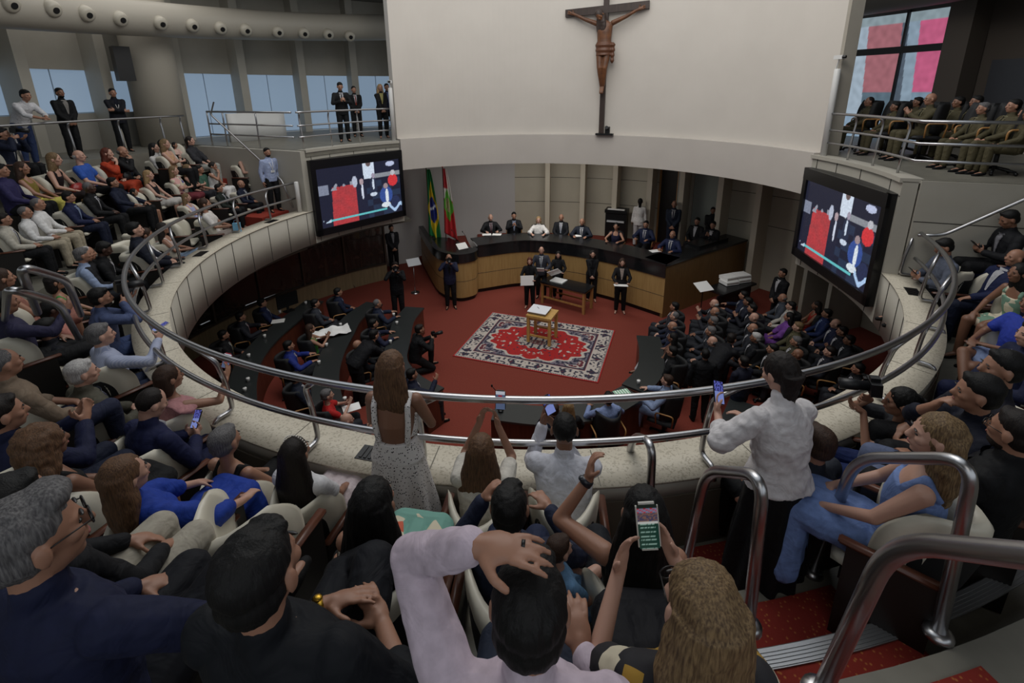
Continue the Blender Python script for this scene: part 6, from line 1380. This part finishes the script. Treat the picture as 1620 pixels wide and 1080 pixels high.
PN = [(776, 344, 'desk', 'm', S_('1b1c20', 'b8a8b0', '4a1c24'), 'bald=none', 'l', 'bald man with bowed head at the left end of the panel'), (813, 341, 'clap', 'm', S_('1a1b20', 'a8b4d0'), 'short=black', 'm', 'man with hands at his chin second on the panel'),
 (852, 348, 'desk', 'f', 'blouse=d8d6d4', 'bob=blond', 'l', 'blonde woman in white on the panel'), (888, 344, 'lap', 'm', S_('181a20', WHT, 'a8b0c0'), 'balding=dark', 'm', 'man with a pale tie in the middle of the panel'),
 (921, 351, 'desk', 'm', S_('1e2430', WHT, '60646c'), 'balding=grey', 'm', 'grey-haired man writing on the panel'), (975, 358, 'desk', 'f', 'tank=1a1830', 'tied=black', 'm', 'woman in a dark blue dress resting her arm on the desk'),
 (1022, 355, 'desk', 'm', S_('1c2440', WHT, '26305a'), 'short=black', 'm', 'man in a navy suit on the right part of the panel'), (1064, 371, 'desk', 'm', S_('1c2444', WHT, '20284c'), 'balding=dark', 'm', 'man at the right end of the panel wearing a watch'),
 (1103, 350, 'lap', 'm', S_('101114', WHT), 'short=black', 'm', 'man in black at the rear desk behind the panel'), (1128, 356, 'clap', 'm', S_('14151a', WHT), 'short=black', 'm', 'man holding a paper at the rear desk by the pillar')]
for x, y, po, g, tp, hr, sk, lb in PN: person(x, y, 'R', po, g, tp, TB, hr, sk, lb, grp='people behind the rostrum bench', face=azr(at(x, y, 2.1))[0]+180)
person(1128, 333, 'R', 'front', 'm', S_('121316', '1a1a1e'), TB, 'short=black', 't', 'standing man in black by the glass door', face=200, s=0.92)
person(1067, 323, 'R', 'front', 'm', S_('1e2636', WHT, '1c2240'), TN, 'balding=dark', 'm', 'standing man in a blue-grey suit at the dark doorway', face=205, s=1.03)
person(1013, 319, 'R', 'down', 'f', 'suit=dcdad8/d8d8d8', 'trousers=b8b6b8', 'tied=black', 't', 'person in a white jacket standing with back turned by the trolley', face=20)
for x, y, f, po, g, tp, hr, lb in ((835, 413, (838, 486), 'sheet', 'f', 'suit=101114/1a1a1e', 'bob=red', 'woman in black holding a white certificate to the left'), (853, 396, (856, 470), 'sheet', 'm', S_('343640', WHT, '8a929c'), 'balding=grey', 'man in a grey suit reading between two women in black'),
      (878, 403, (882, 472), 'sheet', 'f', 'suit=101114/2a2a2e', 'long=black', 'woman in black holding a tilted white certificate'), (934, 402, (935, 475), 'front', 'f', 'suit=101114/1a1a1e', 'long=dark', 'woman in black with folded hands against the bench'),
      (984, 415, (980, 494), 'sheet', 'f', 'suit=121216/c0b0a8', 'long=brown', 'woman in black offering a white sheet at the right')):
    person(x, y, 'C', po, g, tp, TB, hr, 'l', lb, foot=f, grp='group standing before the rostrum bench', face=188, q=1)
person(1238, 432, 'C', 'front', 'm', S_('0f1014', WHT), TB, 'short=black', 'm', 'man in black standing beside the right pier', face=-100)
# dim figures behind the glass
k = 0
for x, y, z, po, w_ in ((398, 462, 0, 'lap', 'in brown seated'), (345, 492, 0, 'lap', 'in grey seated'), (437, 428, 0, 'lap', 'in a pale shirt seated'), (470, 412, 0, 'lap', 'in a beige shirt seated'), (322, 505, 0, 'lap', 'in tan seated'), (362, 470, 0, 'lap', 'in black seated')):
    k += 1; p = pol(8.95, azr(at(x, y, 1.15))[0]); a = atan2(p.x-CX, p.y-CY)
    root = thing('person', 'dim person %s behind smoked glass, %s' % (w_, ('nearest the ledge shadow', 'below the long fascia joint', 'above the blue-suited deputy', 'left of the oak knee wall', 'farthest left', 'between two brown figures')[k-1]), 'person', p, -(a+pi), 'dim figures behind the left glass')
    build_person(root, po, 'm', 0, 0, 'shirt='+('6a4a38', '50505a', 'a8a094', 'a89a88', '9a7a58', '101014')[k-1], TB, 'short=dark', 'm', {})
for j, (x, c_) in enumerate(((500, '1a1a1e'), (525, '101012'), (560, '16161c'), (583, '2a2a30'), (600, '101014'), (622, '14141a'))):
    az_ = azr(cylp(x, 400, 8.9))[0]; p = pol(8.9, az_); root = thing('person', 'dim figure standing behind glass below the left screen, ' + ('leftmost', 'second from the left', 'third from the left', 'third from the right', 'second from the right', 'rightmost')[j], 'person', p, -(R_(az_)+pi), 'dim figures standing behind the left glass')
    build_person(root, 'front', 'm', 0, 0, 'suit=%s/%s' % (c_, 'a0a0a8'), TB, 'short=black', 'm', {})
# ------------------------------------------------------------------ figure on the cross
me = mesh_for('body', 'cruc', 'm', 0, 1)
CW = mat('carved_wood', '6e4426', 0.5, kind='noise', scale=10, col2='4e2f1c')
fig = bpy.data.objects.new('carved_figure', None); COL.objects.link(fig); fig.parent = CRUX; fig.location = (0, 0.10, 1.18); fig.scale = (1.25,)*3
obj('carved_body', me, CW, fig)
bm = Geo(); K_ = skel('cruc', 'm', 0); P = K_['P']; loft(bm, [(P+V((0, 0.02, -0.20)), 0, .16, .13), (P+V((0, 0.01, 0.02)), 0, .182, .135), (P+V((0, 0, 0.08)), 0, .170, .125)]); rcone(bm, P+V((-0.20, .04, 0.02)), .05, P+V((-0.20, .04, -0.34)), .035)
obj('loincloth', remesh(bm, 0.012, 2, 'loincloth', lambda co: 0.008*sin(co.z*60)), mat('carved_wood_dark', '58341f', 0.5), fig)
obj('carved_hair', mesh_for('hair:long', 'cruc', 'm', 0, 1), XW, fig)
# ------------------------------------------------------------------ seats under the people
for lb, (root, base, az_, s, zf, pose, g) in list(PEOPLE.items()):
    if POSE[pose]['b'] != 'sit': continue
    grp = root.get('group'); sh = ' '.join(lb.split()[:8])
    b = V((base.x, base.y, zf)); 
    if grp == GL: gallery_chair('gallery seat under the '+sh, b, az_, s=max(0.82, s) if s < 0.95 else None)
    elif grp in ('people at the chamber desks', 'people behind the rostrum bench', 'guests seated on the right of the chamber'): office_chair('black office chair under the '+sh, b, az_)
    elif grp == 'uniformed row on the right deck': office_chair('dark chair on the right deck under the '+sh, b, az_, 'chairs of the uniformed row')
EMP = [(55, 275, 'empty cream gallery seat left of the blonde woman in the top row'),
 (258, 352, 'empty cream seat turned to the camera above the white jacket'), (196, 372, 'empty cream seat left of the boyish man in the dark suit'), (176, 390, 'empty cream seat behind the man bowing his head'),
 (62, 463, 'empty cream seat left of the green top'), (35, 537, 'empty cream seat left of the black jacket, the upper one'), (40, 566, 'empty cream seat left of the black jacket, the lower one'), (15, 338, 'empty cream seat at the left edge behind the beige suit'),
]
NEARE = [(868, 905, 'empty cream seat beside the child with fine brown hair'), (705, 838, 'cream seat with black back between the dotted dress and the filming woman'), (1390, 830, 'empty cream seat left of the light blue dress'), (1560, 700, 'empty cream seat behind the light blue dress'), (320, 860, 'empty cream seat before the dark shirt and gold watch'),
   (60, 800, 'cream seat back behind the curly-haired woman'), (330, 738, 'cream seat left of the grey-haired woman in black'), (650, 1010, 'empty seat with grey armrest left of the pink shirt'), (1300, 790, 'cream seat beside the aisle behind the slate grey top'), (20, 1075, 'nearest cream seat back at the bottom left corner')]
for x, y, lb in EMP+NEARE:
    best = None
    for i in range(5):
        zf = rowz(i, azr(at(x, y, 4.4))[0]); p = at(x, y, zf+0.88); e = abs(azr(p)[1]-(R0+ROWP*i+0.22))
        if best is None or e < best[0]: best = (e, zf, p)
    p = best[2]; az_ = atan2(1.0-p.x, 12.0-p.y); d = V((sin(az_), cos(az_), 0)); b = p+d*0.28; b.z = best[1]
    gallery_chair(lb, b, az_)
# ------------------------------------------------------------------ things held
def PR(lb): return PEOPLE[lb][0]
def find(s):
    for l in PEOPLE:
        if s in l: return PEOPLE[l][0]
    raise KeyError(s)
def scr_green(u, v):
    if v > 0.92: return hexc('1a2420')
    if v > 0.80: return hexc('7c7f9c') if (int(u*9)+int(v*40)) % 3 else hexc('b83040')
    if v > 0.62: return hexc('40405c') if noise.noise(V((u*9, v*30, 0))) > 0 else hexc('7a5a50')
    if v > 0.57: return hexc('c8c8c4')
    return hexc('8fb0a4') if (int(v*44) % 4 == 0 and noise.noise(V((u*16, v*40, 3))) > -0.25 and 0.1 < u < 0.85) else hexc('16382f')
def scr_red(u, v): return hexc('a03040') if 0.25 < u < 0.7 and 0.3 < v < 0.8 else hexc('c8ccd8') if v > 0.8 else hexc('5a6a8a')
def scr_blue(u, v): return hexc('8a9ae0') if v < 0.55 else hexc('2a2c60') if noise.noise(V((u*8, v*12, 1))) > 0 else hexc('6a70d0')
def wrist(root_l, k, pose, g): K = skel(pose, g, 0); return K['W'+k]+K['D'+k]*0.10+K['N'+k]*0.03
def hp(sub, k, label, rot, scr=None, case=DARK, dz=0.03, offs=(0, 0, 0)):
    for l, (root, base, az_, s, zf, pose, g) in PEOPLE.items():
        if sub in l: return phone(root, label, wrist(root, k, pose, g)+V((0, 0.01, dz))+V(offs), rot, scr, case=case)
    raise KeyError(sub)
E3 = lambda x, y, z: (Matrix.Rotation(z, 3, 'Z') @ Matrix.Rotation(x, 3, 'X') @ Matrix.Rotation(y, 3, 'Y'))
SIL = mat('pale_phone_case', 'c0beb8', 0.35)
hp('filming with a phone held up', 'L', 'phone showing a green list, held up by the blonde woman in front', E3(-0.35, -0.08, 0.0), scr_green, SIL, 0.06, (0.05, 0.02, 0))
hp('very long light brown hair', 'L', 'small phone raised over the ledge showing the chamber', E3(-0.1, 0, 0.0), scr_red, DARK, 0.06, (0.10, 0.02, 0.02))
hp('fitted white shirt', 'L', 'phone held by the man in the fitted white shirt', E3(-0.2, -0.3, 0.4), scr_blue, DARK, 0.04)
hp('white blouse and black skirt', 'L', 'dark phone held by the woman in the white blouse', E3(-0.7, 0.4, 0.2), scr_blue, DARK, 0.02)
hp('blue suit reading a lit phone', 'R', 'lit blue phone in the hands of the man in the blue suit', E3(-0.7, -0.2, 0.0), scr_blue, DARK, 0.05)
hp('holding up a red phone', 'R', 'red phone raised by the woman in pink', E3(-0.2, 0.3, 0.5), scr_red, mat('red_case', 'a02030', 0.4), 0.04)
hp('pale striped shirt', 'R', 'flat pale phone held out by the man in the striped shirt', E3(-1.3, 0, 0), scr_blue, SIL, 0.02)
hp('typing on a phone high', 'R', 'phone in the hands of the man high on the right', E3(-0.8, 0, 0), None)
hp('by the right end wall', 'R', 'phone in the hands of the man in grey by the right wall', E3(-0.8, 0, 0), None)
hp('white jacket looking at her phone', 'R', 'reddish phone held by the woman in the white jacket', E3(-0.8, 0, 0), None, mat('red_case', 'a02030'))
for sub, lb, loc in (('aiming a long camera', 'black camera with a long lens pointed over the right ledge', (0, 0.24, 1.24)), ('denim-blue shirt crouching', 'dark camera held by the photographer at the left rail bend', (0, 0.24, 1.22)), ('seated photographer in a dark suit', 'camera of the seated photographer at the upper left edge', (0, 0.24, 1.22))):
    photo_camera(find(sub), lb, loc, E3(-0.1, 0, 0), 1.05)
for sub, lb in (('facing the gallery near', 'camera raised by the black-clad photographer near the glass wall'), ('navy jacket before the podium', 'camera raised by the photographer before the podium')):
    photo_camera(find(sub), lb, (0, 0.24, 1.64))
photo_camera(find('crouching photographer in black'), 'camera held low by the crouching photographer', (0, 0.42, 0.86))
def held_sheet(sub, lb, loc, rot, sz=(0.42, 0.32)):
    r = find(sub); bm = bmesh.new(); box(bm, (0, 0, 0), (sz[0], 0.012, sz[1])); o = bobj('certificate', bm, WHITEP); o.matrix_world = prop_mat(r, loc, rot); tag(o, lb, 'certificate', 'certificates held before the bench')
held_sheet('certificate to the left', 'white certificate held upright by the woman on the left', (0.04, 0.44, 1.12), E3(0.15, 0, 0.2))
held_sheet('tilted white certificate', 'white certificate held tilted like a diamond by the woman beside the grey suit', (0.10, 0.44, 1.14), E3(-0.7, 0.6, 0.2))
held_sheet('reading between', 'small white paper held by the man in the grey suit', (0, 0.44, 1.12), E3(-0.6, 0, 0), (0.24, 0.18))
held_sheet('offering a white sheet', 'white sheet held flat by the woman at the right of the bench', (0.05, 0.48, 1.08), E3(-1.35, 0, 0), (0.40, 0.32))
# watches, ring, headband and similar worn pieces, each a part of its wearer
def worn(sub, nm, k, m, r, wdt, label, t=0.04, s=1.0):
    for l, (root, base, az_, s_, zf, pose, g) in PEOPLE.items():
        if sub in l:
            K = skel(pose, g, 0); d = (K['W'+k]-K['E'+k]).normalized(); c = K['W'+k]-d*t
            bm = bmesh.new(); tube(bm, [c-d*wdt, c+d*wdt], r, 20); x, y, z = frame(d); n = -K['N'+k]; n = (n-d*n.dot(d)).normalized(); ell(bm, c+n*(r-0.004), (0.017, 0.017, 0.012), None, 14, 8)
            return obj(nm, mesh_of(bm, nm), m, root, label=label)
worn('gold watch', 'wristwatch', 'L', mat('gold', 'b08a30', 0.25, 0.9), 0.036, 0.013, 'gold wristwatch', 0.02)
worn('dark smartwatch', 'wristwatch', 'L', mat('white_strap', '20242c', 0.3), 0.030, 0.014, 'dark smartwatch', 0.02)
r = find('hand on top of his head'); K = skel('handhead', 'm', 0); d = K['DL']; n = K['NL']; n = (n-d*n.dot(d)).normalized(); a = d.cross(n)*-1; a.normalize()
q_ = K['WL']+d*0.088-a*0.010; dd = (d-a*0.05).normalized(); an = 0.35*1.24*0.35; dr = dd*cos(an)+n*sin(an); c = q_+dr*0.018; bm = bmesh.new(); tube(bm, [c-dr*0.004, c+dr*0.004], 0.0108, 18); obj('ring', mesh_of(bm, 'ring'), DARK, r, label='black ring')
r = find('pearl headband'); c, M = skel('lap', 'f', 0)['head'], skel('lap', 'f', 0)['HM']; bm = bmesh.new()
for q in range(15): a = -1.25+2.5*q/14; ell(bm, c+M @ V((0.098*sin(a), 0.01, 0.035+0.100*cos(a))), (0.006,)*3, None, 8, 6)
obj('headband', mesh_of(bm, 'headband'), mat('pearls', 'd8d4cc', 0.25), r, label='pearl headband')
t = find('with a red bag'); bm = bmesh.new(); box(bm, (0, 0.34, 0.66), (0.30, 0.12, 0.18)); bmesh.ops.bevel(bm, geom=bm.edges[:], offset=0.03, segments=3, affect='EDGES'); o = bobj('handbag', bm, mat('red_leather', '8a2420', 0.4), smooth=True); o.matrix_world = prop_mat(t, V((0, 0, 0))); tag(o, 'red handbag on the lap of the blonde woman in black', 'bag')
t = find('in an orange dress'); bm = bmesh.new(); box(bm, (-0.1, 0.30, 0.70), (0.26, 0.08, 0.18)); bmesh.ops.bevel(bm, geom=bm.edges[:], offset=0.03, segments=3, affect='EDGES'); o = bobj('handbag', bm, BLACKF, smooth=True); o.matrix_world = prop_mat(t, V((0, 0, 0))); tag(o, 'black handbag held by the woman in orange', 'bag')
run_jobs()
